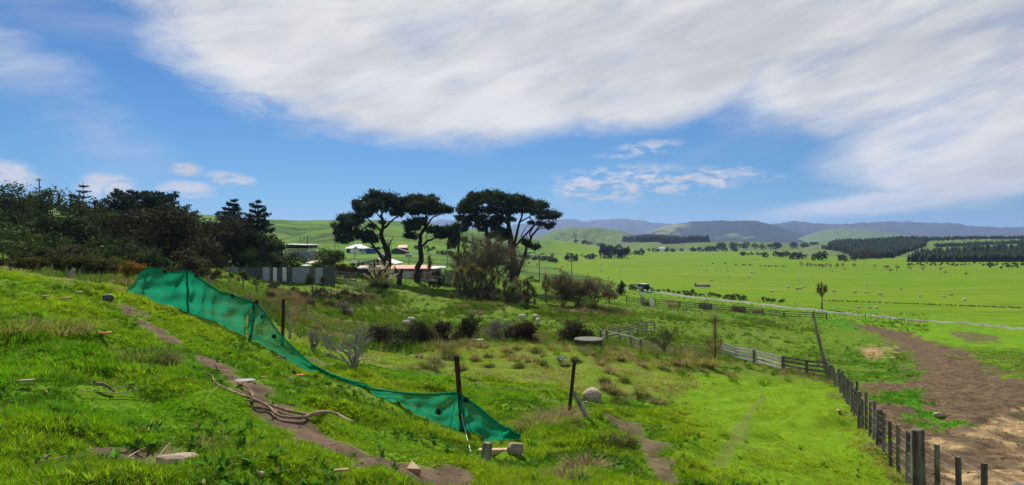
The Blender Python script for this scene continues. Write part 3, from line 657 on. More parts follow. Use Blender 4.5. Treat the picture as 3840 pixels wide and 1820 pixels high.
pine_tree('pine_tree', 'straight-trunked pine in front of the rusty container, with one long right-hand limb', 117,
 [([(1030,1200),(1040,1100),(1055,1000),(1085,850),(1082,740),(1072,650),(1108,550),(1130,450),(1155,390),(1120,290)], .62, .12),
  ([(1092,745),(1170,670),(1260,632),(1370,630),(1470,600)], .24, .07), ([(1108,560),(1190,440),(1240,370),(1400,320)], .22, .07), ([(1075,660),(1060,600),(1000,560),(920,590)], .17, .05),
  ([(1120,480),(1010,430),(970,350),(900,290)], .2, .06), ([(1150,400),(1200,330),(1260,270)], .14, .05), ([(1010,430),(930,400),(905,360)], .06, .03), ([(1150,650),(1150,600),(1200,560)], .08, .04)],
 [(1050,150,70,28),(1140,160,70,28),(960,170,55,30),(900,200,50,35),(1210,170,55,28),(1000,220,70,28),(1110,225,70,26),(1210,240,70,28),(1290,245,60,28),(1350,260,55,28),(1400,290,45,22),(1450,305,28,14),(950,265,60,25),(1060,280,50,22),(1150,300,50,22),(1230,310,55,18),(1310,310,45,16),(1010,310,40,18),
  (950,450,40,24),(1000,450,45,24),(1050,420,45,22),(1100,430,40,24),(940,520,38,22),(1000,500,40,20),(930,610,42,22),(985,620,30,16),(1040,500,30,18),(1180,530,38,22),(1240,540,45,22),(1310,545,45,22),(1380,560,40,20),(1440,560,45,22),(1500,590,40,22),(1470,660,28,16),(1500,720,32,24),(1480,690,24,14),(1540,500,55,18)],
 'pine', 12, 3.0, **ZA)
ZC = dict(offs=(1600, 680), sc=2.775)
pine_tree('pine_tree', 'broad dark umbrella pine right of the bare willow, largest crown of all', 124,
 [([(905,1010),(893,850),(890,700),(862,600),(850,450),(830,330),(780,230)], .78, .16), ([(640,900),(640,700),(630,560),(600,420),(560,300)], .5, .12),
  ([(895,720),(935,570),(962,430),(1005,320),(1040,260)], .3, .09), ([(905,700),(1000,590),(1100,480),(1200,400),(1300,355)], .24, .07), ([(850,450),(760,380),(680,300)], .22, .07), ([(600,440),(500,380),(420,320)], .22, .06), ([(640,560),(700,470),(720,380)], .2, .06), ([(560,300),(520,240),(500,190)], .14, .05), ([(962,430),(1060,370),(1150,320)], .16, .05)],
 [(690,125,75,24),(610,145,60,26),(500,150,60,30),(780,155,60,26),(860,180,55,24),(950,175,65,26),(420,215,60,32),(520,215,70,32),(640,205,75,32),(760,225,75,32),(880,240,70,30),(990,225,60,30),(1070,225,50,28),(1140,255,55,28),(1200,255,45,22),(370,250,45,26),(350,300,38,22),(400,310,55,26),(480,300,60,30),(600,290,70,30),(720,300,70,28),(840,310,60,26),(950,300,50,22),(1050,300,45,20),(1150,320,50,18),(1240,320,45,20),(1300,340,45,18),(1355,350,28,16),(360,385,38,20),(420,400,45,24),(500,390,45,26),(580,380,50,26),(700,380,55,26),(660,440,50,28),(760,400,40,22),(430,445,40,16),(560,480,40,24),(720,490,45,28),(790,540,45,24),(860,390,35,18),(840,560,38,22),(690,560,40,22),(780,600,35,18)],
 'pine', 13, 4.2, **ZC)
pine_tree('pine_tree', 'slim pine leaning right with thin fanned limbs, beside the broad umbrella pine', 121,
 [([(928,1000),(960,930),(1002,820),(1050,690),(1082,600),(1128,520),(1200,450),(1285,395)], .40, .08), ([(1085,610),(1070,540),(1120,460),(1210,400)], .16, .05), ([(1060,670),(1000,640),(985,560),(1050,450)], .14, .05), ([(1130,520),(1190,490),(1270,480)], .1, .04), ([(1020,760),(1090,740),(1150,760)], .06, .03)],
 [(1180,380,30,10),(1260,380,35,12),(1320,365,30,14),(1260,470,42,14),(1290,460,25,14),(1040,640,30,14),(1060,665,24,12),(1130,682,28,12),(1010,625,18,8),(1090,430,20,8),(1180,440,20,8)],
 'pine', 14, 1.6, r_trunk=.3, **ZC)
pine_tree('pine_tree', 'dark pine limb mass left of the bare willow, low between the pines', 128,
 [([(330,760),(335,680),(320,600),(300,540),(260,500)], .3, .08), ([(320,600),(250,590),(180,570)], .12, .05), ([(300,540),(360,490),(400,470)], .12, .05)],
 [(180,510,50,22),(250,495,55,24),(330,490,50,24),(400,480,40,24),(140,560,40,18),(220,560,40,18),(280,610,30,20),(260,660,30,24),(120,530,35,14)],
 'pine', 15, 2.2, **ZC)

def broad_tree(name, label, base, H, W, mat, seed, cat='tree', group=None, trunk=.25, per=1.0, leafsize=.17, nclump=16, shape='dome', low=.0, bark='bark', D=None, aspect=.45, ragged=.22, twigs=0):
    """rounded tree or bush: trunk, limbs and clumps of leaves"""
    rng = np.random.default_rng(seed); root = empty(name, base, 0, label, cat, group); mb = MB(); cl = []
    D = D or W*.8
    for k in range(nclump):
        a = rng.random()*6.283; q = math.sqrt(rng.random())
        x, y = math.cos(a)*q*W*.40, math.sin(a)*q*D*.40
        e = 1-.55*q*q if shape == 'dome' else 1.0
        if shape == 'flat': e = .96-.1*rng.random()
        z = H*(low+trunk+(e-low-trunk)*rng.random()**.55)-H*.06
        r = rng.uniform(.09, .25)*min(W, H*1.3); cl.append(((x, y, max(z, r*.4)), (r, r*.95, r*rng.uniform(.55, .8))))
    skeleton(mb, (0, 0, 0), cl, rng, max(.035*H, .04), (rng.normal()*W*.04, rng.normal()*W*.04, H*.62))
    for _ in range(twigs):
        a = rng.random()*6.283; e = rng.uniform(.2, 1.2); L = rng.uniform(.75, 1.2); q0 = np.array([0, 0, H*.15]); q1 = np.array([math.cos(a)*math.cos(e)*W*.55*L, math.sin(a)*math.cos(e)*W*.5*L, H*(.15+.9*math.sin(e)*L)]); mb.tube(limb_pts(q0, q1, rng, 5, .06), [.03, .022, .016, .010, .005], 4)
    mb.build('trunk', bark, root, smooth=True)
    pts = clump_points(cl, 1.15*per/(leafsize*leafsize), rng, .45, .35)
    k = rng.random(len(pts)) < ragged; pts[k] += rng.normal(size=(k.sum(), 3))*np.array([.07*W, .07*W, .06*H]); pts[:, 2] = np.maximum(pts[:, 2], .05)
    V, Fq = cards(pts, rng.uniform(.7, 1.3, len(pts))*leafsize, rng, aspect)
    link('crown', mesh_np('crown', V, Fq), mat, root); return root
def layered_tree(name, label, base, H, W, mat, seed, group=None, leafsize=.2, tiers=13, up=.55, per=1.0, taper=.75):
    """conifer with sweeping, upturned boughs that end in ragged points"""
    rng = np.random.default_rng(seed); root = empty(name, base, 0, label, 'tree', group); mb = MB(); pts = []
    mb.tube([(0, 0, -.3), (.05*W*rng.normal(), 0, H*.5), (0, 0, H*.97)], [.035*H, .024*H, .01], 7)
    for k in range(tiers):
        f = k/(tiers-1); z = H*(.14+.80*f); R_ = W*.5*((1-f)**taper*.92+.12)
        for j in range(int(5+3*(1-f))):
            a = rng.random()*6.283; L = R_*rng.uniform(.65, 1.1); rise = up*L*rng.uniform(.4, 1.1)
            q = [np.array([math.cos(a)*L*t, math.sin(a)*L*t, z+rise*t**1.8+rng.normal()*.05]) for t in (0, .35, .7, 1)]
            mb.tube(q, [.012*H*(1-f*.6), .009*H, .006*H, .015], 4, False)
            n = int(150*per*L/3)
            t = .12+.88*rng.random(n)**.8; c = np.stack([np.cos(a)*L*t, np.sin(a)*L*t, z+rise*t**1.8], 1)
            sp = L*.20*(1.1-t)[:, None]+.10; pts.append(c+rng.normal(size=(n, 3))*sp*np.array([1, 1, .5]))
    mb.build('trunk', 'bark', root, smooth=True); pts = np.concatenate(pts)
    V, Fq = cards(pts, rng.uniform(.6, 1.3, len(pts))*leafsize, rng, .35)
    link('crown', mesh_np('crown', V, Fq), mat, root); return root
def bare_bush(name, label, base, H, W, mat, seed, cat='shrub', group=None, stems=5, levels=4, r0=.03, leafmat=None, leafn=0, leafsize=.06, lean=(0, 0), spread=.55, part='branches'):
    """leafless shrub: forking twigs, with a few leaves if asked"""
    rng = np.random.default_rng(seed); root = empty(name, base, 0, label, cat, group); mb = MB(); tips = []
    def grow(p, d, L, r, lv):
        n = 3; q = [p]
        for i in range(n):
            d = d+rng.normal(size=3)*.16; d /= np.linalg.norm(d); q.append(q[-1]+d*L/n)
        mb.tube(q, list(np.linspace(r, r*.6, n+1)), 4 if lv > 2 else 3, False); tips.extend(q[1:])
        if lv <= 0: return
        for _ in range(rng.integers(2, 4)):
            e = d+rng.normal(size=3)*spread; e[2] = abs(e[2])*.7+.2; e /= np.linalg.norm(e)
            grow(q[rng.integers(2, 4)], e, L*rng.uniform(.55, .85), r*.58, lv-1)
    for s in range(stems):
        a = rng.random()*6.283; t = rng.uniform(.05, .45)*W/H*1.3
        d = np.array([math.cos(a)*t+lean[0], math.sin(a)*t+lean[1], 1.0]); d /= np.linalg.norm(d)
        grow(np.array([math.cos(a)*.012*W, math.sin(a)*.012*W, -.05]), d, H*.36, r0, levels)
    mb.build(part, mat, root)
    if leafmat:
        tips = np.array(tips); k = rng.integers(0, len(tips), leafn); c = tips[k]+rng.normal(size=(leafn, 3))*leafsize*1.5
        V, Fq = cards(c, rng.uniform(.6, 1.3, leafn)*leafsize, rng, .5); link('leaves', mesh_np('leaves', V, Fq), leafmat, root)
    return root
def cabbage_tree(name, label, base, H, heads, seed, trunkr=.12, group=None, blade=.75, skirt=True, n=70):
    """palm-like tree: bare forked stems ending in balls of sword leaves. heads: offsets (x, y, z)"""
    rng = np.random.default_rng(seed); root = empty(name, base, 0, label, 'tree', group); mb = MB(); fork = np.array([0, 0, H*.55])
    mb.tube([(0, 0, -.2), (.03, 0, H*.28), fork], [trunkr*1.25, trunkr, trunkr*.9], 8); parts = []
    for h in heads:
        h = np.array(h, float); mb.tube(limb_pts(fork, h, rng, 4, .04), [trunkr*.85, trunkr*.75, trunkr*.65, trunkr*.5], 7)
        V, Fq = blades((0, 0, 0), n, rng, (blade*.7, blade*1.1), .042, 2.0, .22, 3, .05); parts.append((V+h, Fq))
        if skirt:
            V, Fq = blades((0, 0, 0), n//3, rng, (blade*.6, blade*.9), .036, .5, .05, 2, .06); V[:, 2] *= -1; parts.append((V+h, Fq))
    mb.build('trunk', 'barkgrey', root, smooth=True); V, Fq = joinVF(parts)
    link('crown', mesh_np('crown', V, Fq), 'cabbage', root); return root
def blade_plant(name, label, base, mat, seed, n=80, length=(.5, .9), width=.02, spread=.9, droop=.35, cat='plant', group=None, r0=.12, segs=3):
    rng = np.random.default_rng(seed); V, Fq = blades((0, 0, -.03), n, rng, length, width, spread, droop, segs, r0)
    o = link(name, mesh_np(name, V, Fq), mat, None, base); return tag(o, label, cat, group)

# ---- the dark wood on the left bank: front rows first. (U, V of the crown top, width px, distance, material, kind, label)
WOOD = [
 (60,  690, 330, 92, 'bushdark', 'b', 'highest dark round tree at the far left edge of the wood'),
 (-160, 640, 380, 92, 'bushdark', 'b', 'dark tree mostly outside the left edge of the picture'),
 (180, 702, 190, 88, 'bushdark', 'b', 'dark tree beside the tall pole on the skyline'),
 (270, 708, 150, 86, 'bushdark', 'b', 'dark round tree left of the small spire-shaped pine'),
 (350, 728, 170, 84, 'bushdark', 'b', 'dark tree below the small spire-shaped pine'),
 (500, 712, 330, 92, 'pine2', 'l', 'wide dark cypress with ragged flat top on the skyline'),
 (600, 716, 250, 93, 'pine2', 'l', 'ragged cypress joined to the wide skyline cypress on its right'),
 (690, 732, 150, 88, 'woodbrown', 'b', 'brownish tree right of the ragged skyline cypress'),
 (40,  790, 300, 76, 'bushdark', 'b', 'dark leafy tree at left edge below the highest tree'),
 (210, 800, 260, 75, 'bushdark', 'b', 'dark leafy tree in the middle of the left wood'),
 (330, 770, 260, 78, 'bushdark', 'b', 'dark green tree under the spire-shaped pine, mid-wood'),
 (430, 755, 200, 80, 'bushmid', 'b', 'lighter olive tree below the ragged cypress'),
 (560, 770, 230, 78, 'woodbrown', 'b', 'brown-grey tree in front of the ragged cypress'),
 (480, 800, 260, 70, 'woodbrown', 'b', 'brown scrubby tree, left of the big brown one'),
 (650, 770, 340, 68, 'woodbrown', 'b', 'largest brown scrubby tree filling the wood behind the net'),
 (800, 792, 260, 97, 'woodbrown', 'b', 'brown tree left of the two pointed cypresses'),
 (880, 740, 190, 104, 'pine2', 'l', 'pointed dark cypress, left one of the pair at the wood end'),
 (968, 742, 170, 104, 'pine2', 'l', 'pointed dark cypress, right one of the pair at the wood end'),
 (60,  870, 300, 62, 'bushmid', 'b', 'olive bush at the left edge behind the clipped hedge'),
 (200, 862, 220, 62, 'bushmid', 'b', 'olive bush behind the middle of the clipped hedge'),
 (320, 890, 220, 60, 'bushdark', 'b', 'dark bush behind the right part of the clipped hedge'),
 (460, 870, 240, 62, 'bushdark', 'b', 'dark bush behind the orange shrub'),
 (640, 880, 280, 72, 'woodbrown', 'b', 'dark brown thicket just behind the green net'),
 (780, 862, 240, 100, 'woodbrown', 'b', 'brown thicket left of the iron fence'),
 (900, 850, 190, 101, 'bushdark', 'b', 'dark tree behind the left end of the iron fence'),
 (985, 880, 150, 100, 'bushdark', 'b', 'dark tree under the right pointed cypress'),
 (1050, 890, 170, 104, 'bushdark', 'b', 'dark leafy tree in front of the black-roofed house'),
 (1010, 868, 120, 104, 'bushdark', 'b', 'dark tree at the right tip of the wood behind the others'),
]
for k, (U, Vt, w, d, mat, kind, lab) in enumerate(WOOD):
    b = atd(U, d); top = (910-Vt)/F*d; H = max(3.0, top-b.z); W = w*d/F
    if kind == 'l': layered_tree('cypress_tree', lab, b, H, W*1.15, mat, 100+k, 'trees of the dark wood', .24, 12, .5, 1.0, .55 if Vt < 730 else .75)
    else: broad_tree('wood_tree', lab, b, H, W, mat, 100+k, 'tree', 'trees of the dark wood', .12, .62, .20, 20, 'dome', -.05)
def norfolk(base, H):
    root = empty('spire_pine', base, 0, 'small spire-shaped pine with tiered branches on the skyline', 'tree'); mb = MB(); rng = np.random.default_rng(5); pts = []
    mb.tube([(0, 0, -.3), (0, 0, H)], [.14, .03], 6)
    for k in range(6):
        z = H*(.42+.55*k/5.6); L = 1.9*(1-k/6.6)+.12
        for j in range(6):
            a = j*1.047+k*.4; mb.tube([(0, 0, z), (math.cos(a)*L, math.sin(a)*L, z+.22*L)], [.03, .012], 4)
            t = rng.random(46)[:, None]; pts.append(np.array([0, 0, z])+t*np.array([math.cos(a)*L, math.sin(a)*L, .24*L])+rng.normal(size=(46, 3))*np.array([.10, .10, .05]))
    mb.build('trunk', 'bark', root); V, Fq = cards(np.concatenate(pts), .12, rng, .4); link('crown', mesh_np('crown', V, Fq), 'pine2', root)
b = atd(312, 96); norfolk(b, (910-682)/F*96-b.z)

for k, (U, Vt, w, d, mat, lab) in enumerate([(20,905,200,57,'bushmid','low olive bush at the left edge, in front of the wood'),(130,915,190,57,'bushdark','low dark bush in front of the wood, left of middle'),(255,920,200,56,'bushbrown','low brown bush in front of the wood behind the hedge'),(400,915,200,56,'bushmid','low green bush behind the last clipped hedge tree'),(545,915,190,58,'bushdark','low dark bush behind the net top'),(700,925,200,62,'bushbrown','low brown bush in front of the wood right of the net top'),(850,945,160,97,'bushdark','low dark bush over the left end of the iron fence'),(950,940,140,97,'bushmid','low olive bush over the bright iron sheets')]):
    b = atd(U, d); broad_tree('understory_bush', lab, b, (910-Vt)/F*d-b.z, w*d/F, mat, 140+k, 'shrub', 'low bushes at the foot of the wood', .05, .8, .14, 18, 'dome', -.05)
# ---- clipped hedge trees and the orange shrub in front of the wood
HEDGE = [(40,968,190,47,'hedge','yellowish clipped hedge tree at the left picture edge'),(150,962,190,46,'hedge','clipped hedge tree, second from the left picture edge'),(240,958,150,46.5,'bushbrown','brown clipped hedge tree in the middle of the hedge'),
 (310,960,170,46,'hedge','clipped hedge tree, fourth along the hedge'),(385,966,120,46.5,'hedge','last clipped tree of the long hedge, before the isolated one')]
for k, (U, Vt, w, d, mat, lab) in enumerate(HEDGE):
    b = atd(U, d); broad_tree('hedge_tree', lab, b, (910-Vt)/F*d-b.z, w*d/F*1.05, mat, 160+k, 'tree', 'clipped trees along the hedge', .34, .9, .10, 18, 'flat', .08, D=1.6)
b = atd(437, 45); broad_tree('hedge_tree', 'single small mushroom-shaped tree with bare forked trunk', b, (910-985)/F*45-b.z, 1.15, 'hedge', 170, 'tree', None, .5, 1.0, .07, 12, 'flat', .12, D=1.2)
b = atd(508, 44); broad_tree('orange_shrub', 'orange-brown shrub at the left end of the net', b, (910-982)/F*44-b.z, 1.75, 'rust_leaf', 171, 'shrub', None, .3, 1.1, .07, 16, 'flat', .1, D=1.2)
for k, (U, Vt, w, d, mat, lab) in enumerate([(620,1003,60,52,'bushbrown','greyish pom-pom bush just above the net'),(665,1006,60,53,'bushbrown','second greyish pom-pom bush above the net'),(748,1003,60,60,'hedge','pale-topped bush left of the iron fence'),(805,1006,56,62,'hedge','pale-topped bush touching the left end of the iron fence'),
   (858,1012,34,72,'bushmid','small round bush in front of the pale iron sheets'),(912,1005,52,74,'hedge','larger pale-topped bush in front of the iron fence'),(963,1027,26,72,'bushmid','smallest round bush in front of the iron fence'),(1172,1015,64,80,'bushmid','fern-like small tree in front of the iron fence'),(1212,1022,40,80,'bushbrown','slim small tree beside the fern-like one')]):
    b = atd(U, d); broad_tree('pompom_bush', lab, b, max(.8, (910-Vt)/F*d-b.z), w*d/F*1.1, mat, 180+k, 'shrub', 'small bushes before the iron fence', .35, .9, .09, 9, 'dome', .25, bark='barkgrey')

# ---- trees and bushes among the sheds
MIDT = [(1235,930,120,112,'bushmid','bright leafy tree between the two white houses',.02),(1205,975,90,108,'bushmid','lower bushy part right of the black-roofed house',.0),(1190,1000,110,104,'bushbrown','brown bush behind the iron fence',.0),(1275,985,110,106,'bushred','purple-brown bush left of the white house',.0),(1320,990,50,112,'bushred','small purple-brown bush touching the white house',.0),
 (1640,1010,62,110,'bushdark','round dark green bush right of the container',.0),(1955,830,0,0,'','',0)]
for k, (U, Vt, w, d, mat, lab, low) in enumerate(MIDT[:-1]):
    b = atd(U, d); broad_tree('garden_tree', lab, b, (910-Vt)/F*d-b.z, w*d/F, mat, 200+k, 'tree', None, .1, .7, .18, 16, 'dome', low)
# bare brown willow in front of the pines, with yellow-green young ones
def U2(x, y, o=(1650, 800), s=4.07): return o[0]+x/s, o[1]+y/s
for k, (x, yt, w, d, mat, lm, n, lab) in enumerate([(600, 40, 330, 104, 'twig', 'willowtwig', 11000, 'tall bare brown willow in front of the broad pine'), (760, 330, 260, 102, 'twig', 'willowtwig', 9000, 'lower bare brown willow to the right of the tall one'),
   (380, 320, 240, 108, 'twig', 'willow', 2200, 'yellow-green young willow left of the bare one'), (980, 420, 260, 110, 'twig', 'willow', 1800, 'thin yellowish willow between the pine trunks'), (520, 400, 180, 106, 'twig', 'willow', 1800, 'thin olive willow touching the bare one')]):
    U, Vt = U2(x, yt); b = atd(U, d); H = (910-Vt)/F*d-b.z
    bare_bush('willow_tree', lab, b, H*.80, w/4.07*d/F, mat, 220+k, 'tree', None, 7, 5, .14, lm, n, .09, spread=.40)
b = atd(1742, 110); broad_tree('bright_bush', 'bright yellow-green round bush behind the young willow', b, (910-876)/F*110-b.z, 1.9, 'bright', 230, 'shrub', None, .5, .8, .13, 10, 'dome', .45)
# cabbage trees: the clump before the pines
CT = [(1725,998,100,1.5,14,'leftmost cabbage tree of the thick clump'),(1768,985,98,1.8,18,'cabbage tree at the centre of the thick clump'),(1812,996,97,1.7,16,'cabbage tree with dead leaves at the right of the thick clump'),(1848,1012,96,1.4,10,'short cabbage tree at the foot of the willow'),
 (1905,1046,93,1.3,10,'cabbage tree left in the second, lower clump'),(1942,1040,92,1.5,14,'cabbage tree in the middle of the second, lower clump'),(1978,1044,93,1.3,10,'cabbage tree right in the second, lower clump')]
for k, (U, Vt, d, w, nh, lab) in enumerate(CT):
    b = atd(U, d); H = (910-Vt)/F*d-b.z; rg = np.random.default_rng(900+k)
    hd = [(rg.uniform(-.5, .5)*w*1.7*(1-.35*t), rg.uniform(-.5, .5)*w, H*(.12+.78*t)) for t in np.linspace(0, 1, nh)]
    cabbage_tree('cabbage_tree', lab, b, H*.12, hd, 240+k, .11, 'cabbage trees before the pines', .9, True, 70)
b = atd(1610, 112); H = (910-957)/F*112-b.z; cabbage_tree('cabbage_tree', 'slim single cabbage tree right of the straight-trunked pine', b, H*.9, [(0, 0, H*.88), (.15, .1, H*.72), (-.1, 0, H*.58)], 250, .14, None, 1.0, True, 90)
b = atd(2046, 100); H = (910-1020)/F*100-b.z; cabbage_tree('cabbage_tree', 'dark cabbage tree left of the brown thicket', b, H*.6, [(0, 0, H*.85), (.4, 0, H*.7), (-.3, .2, H*.6), (.2, -.2, H*.45)], 251, .14, None, 1.1, True, 110)
b = at(3082, 1158); H = (910-1058)/F*b.y-b.z; cabbage_tree('cabbage_tree', 'lone cabbage tree on a bare stem beside the gravel road', b, H*.78, [(-.75, 0, H*.86), (.1, .4, H*.9), (.75, 0, H*.82), (.3, -.4, H*.74), (-.35, -.2, H*.7), (.9, .2, H*.70), (-.8, .1, H*.68)], 252, .15, None, .85, True, 110)
b = at(2330, 1108); H = (910-1050)/F*b.y-b.z; layered_tree('young_conifer', 'small dark conifer left of the parked car', b, H, 2.6, 'bushdark', 253, None, .16, 9, .35, .9)
# brown thicket and flowering shrub right of centre
for k, (U, Vt, w, d, lm, n, lab) in enumerate([(2110,985,150,96,'thicket',6500,'rust-brown bare thicket behind the dark cabbage tree'),(2170,1010,150,97,'thicket',6000,'greener part of the brown thicket, in its middle'),(2230,1000,90,95,'thicket',3500,'rust-brown bare bush at the right end of the thicket')]):
    b = atd(U, d); H = (910-Vt)/F*d-b.z; bare_bush('thicket_bush', lab, b, H*.85, w*d/F, 'twig', 260+k, 'shrub', None, 10, 4, .06, lm, n, .11, spread=.45)
b = atd(2285, 118); broad_tree('flowering_shrub', 'rounded shrub with dry pinkish flower heads left of the young conifer', b, (910-1062)/F*118-b.z, 2.9, 'flaxred', 265, 'shrub', None, .1, .8, .11, 14)
# ---- gully bushes behind the paddock lip
GUL = [(1462,1205,100,1300,'bushdark','dark weeping bush at the left of the gully clump'),(1515,1205,130,1312,'bushdark','tall dark weeping bush, highest of the gully clump'),(1588,1185,115,1308,'bushbrown','dark red-brown bush right of the weeping one'),(1412,1225,120,1300,'bushbrown','grey-brown scrub left of the gully clump'),(1488,1268,130,1325,'bushmid','low green bush in front of the gully clump'),
 (1662,1192,80,1300,'bushbrown','brown twiggy column-shaped bush in the gully'),(1718,1222,60,1290,'bushbrown','small dark bush beside the column-shaped one'),(1968,1195,140,1288,'bushred','dark red dome bush left of the water tank'),(2150,1192,130,1288,'bushbrown','rounded brown bush with pale top next to the water tank'),(1757,1172,72,1288,'bushdark','glossy upright evergreen in the gully')]
for k, (U, Vt, w, Vb, mat, lab) in enumerate(GUL):
    b = at(U, Vb, 30); d = b.y; broad_tree('gully_bush', lab, b, max(.9, ((910-Vt)/F*d-b.z)*1.02), w*d/F*1.1, mat, 280+k, 'shrub', 'bushes in the gully', .04, .8, .07, 17, 'dome', -.05, bark='twigdark', ragged=.35, twigs=60)
for k, (U, Vt, Vb, W0, mat, stems, lean, lm, ln, ls, lab) in enumerate([(1890,1122,1288,2.4,'twiggrey',8,(-.55,0),'lichen',2600,.05,'pale grey bare shrub leaning left in the gully'),(1325,1150,1392,.8,'twiggrey',4,(0,0),'lichen',1500,.022,'pale grey dead shrub around the wooden fence post'),(1180,1195,1330,.5,'twiggrey',3,(-.1,0),'lichen',300,.02,'twisted grey dead shrub left of the wooden fence post'),
   (2490,1160,1335,.45,'twig',4,(0,0),'bushmid',1500,.05,'thin bare tree with tufted top beside the pipe gate'),(1772,1128,1270,.8,'twiggrey',3,(0,0),'bushmid',1200,.07,'tall thin tree behind the glossy evergreen'),(1290,1090,1180,2.2,'twiggrey',6,(0,0),'lichen',900,.06,'grey leafless brush on the far side of the gully, left')]):
    b = at(U, Vb, 15); d = b.y; H = (910-Vt)/F*d-b.z
    bare_bush('bare_shrub', lab, b, H*(.86 if d < 30 else .7), W0, mat, 300+k, 'shrub', None, stems+1, 5 if d < 30 else 4, .04 if d < 30 else .06, lm, ln, ls, lean, .30 if k in (1, 2, 3, 4) else .5)
for k, (U, V, w, h) in enumerate([(1015,1118,2.6,1.1),(1075,1120,2.4,1.0),(1140,1122,2.8,1.2),(1205,1125,2.6,1.1),(1262,1120,2.4,1.3),(1330,1125,2.6,1.2),(1395,1130,2.4,1.1),(1440,1125,2.2,1.0),(1160,1150,2.2,1.2),(1235,1155,2.0,1.4),(1040,1150,2.0,.9)]):
    bare_bush('brush_heap', 'dark leafless brush heap on the slope below the iron fence', at(U, V, 50), h*.7, w, 'twigdark' if k % 3 else 'twiggrey', 800+k, 'brush', 'brush heaps below the iron fence', 8, 4, .03, 'bushbrown', 1500, .07, spread=.7)
# brown dead conifer sapling by the pipe gate
b = at(2680, 1372); H = (910-1180)/F*b.y-b.z
rt = empty('dead_sapling', b, 0, 'brown dying conifer sapling beside the pipe gate', 'tree'); rng = np.random.default_rng(77); mb = MB(); pts = []
mb.tube([(0, 0, -.1), (.05, 0, H*.5), (0, 0, H)], [.06, .05, .02], 6)
for (x, z0, z1_, n, s) in ((0, .22, .5, 900, .26), (.02, .5, 1.0, 800, .13), (-.55, .42, .52, 90, .08), (.5, .42, .54, 90, .08), (0, 0, .16, 260, .22)):
    c = np.stack([x+rng.normal(size=n)*s, rng.normal(size=n)*s, H*rng.uniform(z0, z1_, n)], 1); pts.append(c)
for s in (-1, 1): mb.tube([(0, 0, H*.3), (s*.4, .05, H*.38), (s*.53, .05, H*.5)], [.035, .03, .015], 5)
mb.build('trunk', 'twigdark', rt); V, Fq = cards(np.concatenate(pts), .055, rng, .3); link('crown', mesh_np('crown', V, Fq), 'redtree', rt)

# ---- flax, pampas, tussocks
def pampas():
    b = atd(1420, 96); rt = empty('pampas_grass', b, 0, 'large pampas clump with pale feathery plumes left of the container', 'plant'); rng = np.random.default_rng(8)
    V, Fq = joinVF([blades((dx, dy, 0), 240, rng, (1.6, 2.6), .03, .75, .32, 4, .35) for dx, dy in ((0, 0), (.8, .2), (-.7, .1), (.3, -.4))]); link('leaves', mesh_np('leaves', V, Fq), 'rush', rt)
    for k in range(26):
        x = rng.uniform(-1.4, 1.7); lean_ = x*.28+.12; z0 = 1.4; z1_ = rng.uniform(2.5, 4.2)-abs(x)*.45
        if x > .7: z1_ -= .3
        q = np.array([x*.5, rng.uniform(-.6, .6), z0]); e = np.array([x+lean_*1.2, q[1], z1_]); st = MB(); st.tube([q, (q+e)/2, e], [.012, .01, .008], 3); o = st.build('stalk', 'drygrass', rt)
        n = 70; t = rng.random(n); dr = (e-q)/np.linalg.norm(e-q); c = e+dr*(t[:, None]*1.2-.6)+rng.normal(size=(n, 3))*(.06*np.sin(3.14*t)[:, None]+.015); Vv, Fv = cards(c, .09, rng, .4); link('plume', mesh_np('plume', Vv, Fv), 'plume', o)
pampas()
for k, (U, V, L, mat, lab) in enumerate([(2575,1350,1.0,'flaxdry','large straw-yellow flax clump at the right pipe gate'),(2615,1372,.55,'flaxdry','small straw-yellow flax beside the large one'),(2660,1378,.75,'flaxdry','straw-yellow flax at the foot of the dying sapling'),(2560,1372,.6,'drygrass','dry tussock in front of the large flax clump')]):
    b = at(U, V); blade_plant('flax_plant', lab, b, mat, 320+k, 130, (L*.7, L*1.3), .022, .95, .25, r0=.25)
for k, (U, d, L, mat, lab) in enumerate([(2520,126,1.7,'flaxdry','flax bush behind the first boarded panel of the road fence'),(2648,124,1.9,'flax','green flax bush behind the second boarded panel of the road fence'),(2770,118,1.6,'flaxred','reddish flax behind the third boarded panel of the road fence'),(2838,117,1.0,'flaxred','small reddish flax right of the third boarded panel'),(2425,128,1.3,'bushbrown','dark brown bush beside the white gate')]):
    b = atd(U, d); blade_plant('flax_plant', lab, b, mat, 330+k, 170, (L*.7, L*1.2), .05, 1.0, .3, r0=.7)
TUS = [(1890,1295),(1785,1350),(1695,1335),(1545,1385),(1900,1318),(2010,1322),(2120,1318),(2200,1300),(2295,1300),(2350,1330),(2210,1330),(1830,1340),(2040,1340),(2405,1372),(2480,1385),(2720,1402),(2745,1415),(2460,1345),(2550,1360),(2190,1318),(2330,1352),(1620,1350),(2640,1395),(2500,1395),(2260,1345),(2440,1300)]
_r = random.Random(12)
TUS += [(_r.uniform(1560, 2560), _r.uniform(1305, 1400)) for _ in range(34)]+[(_r.uniform(2250, 2700), _r.uniform(1400, 1520)) for _ in range(9)]
for k, (U, V) in enumerate(TUS):
    b = at(U, V); rs = .75+.5*((k*37) % 11)/11
    blade_plant('grass_tussock', 'brown-tipped grass tussock dotted over the sheep paddock', b, ('tussock', 'drygrass', 'rush')[k % 3], 350+k, 150, (.28*rs, .5*rs), .012, 1.15, .35, 'tussock', 'tussocks over the sheep paddock', .2*rs)
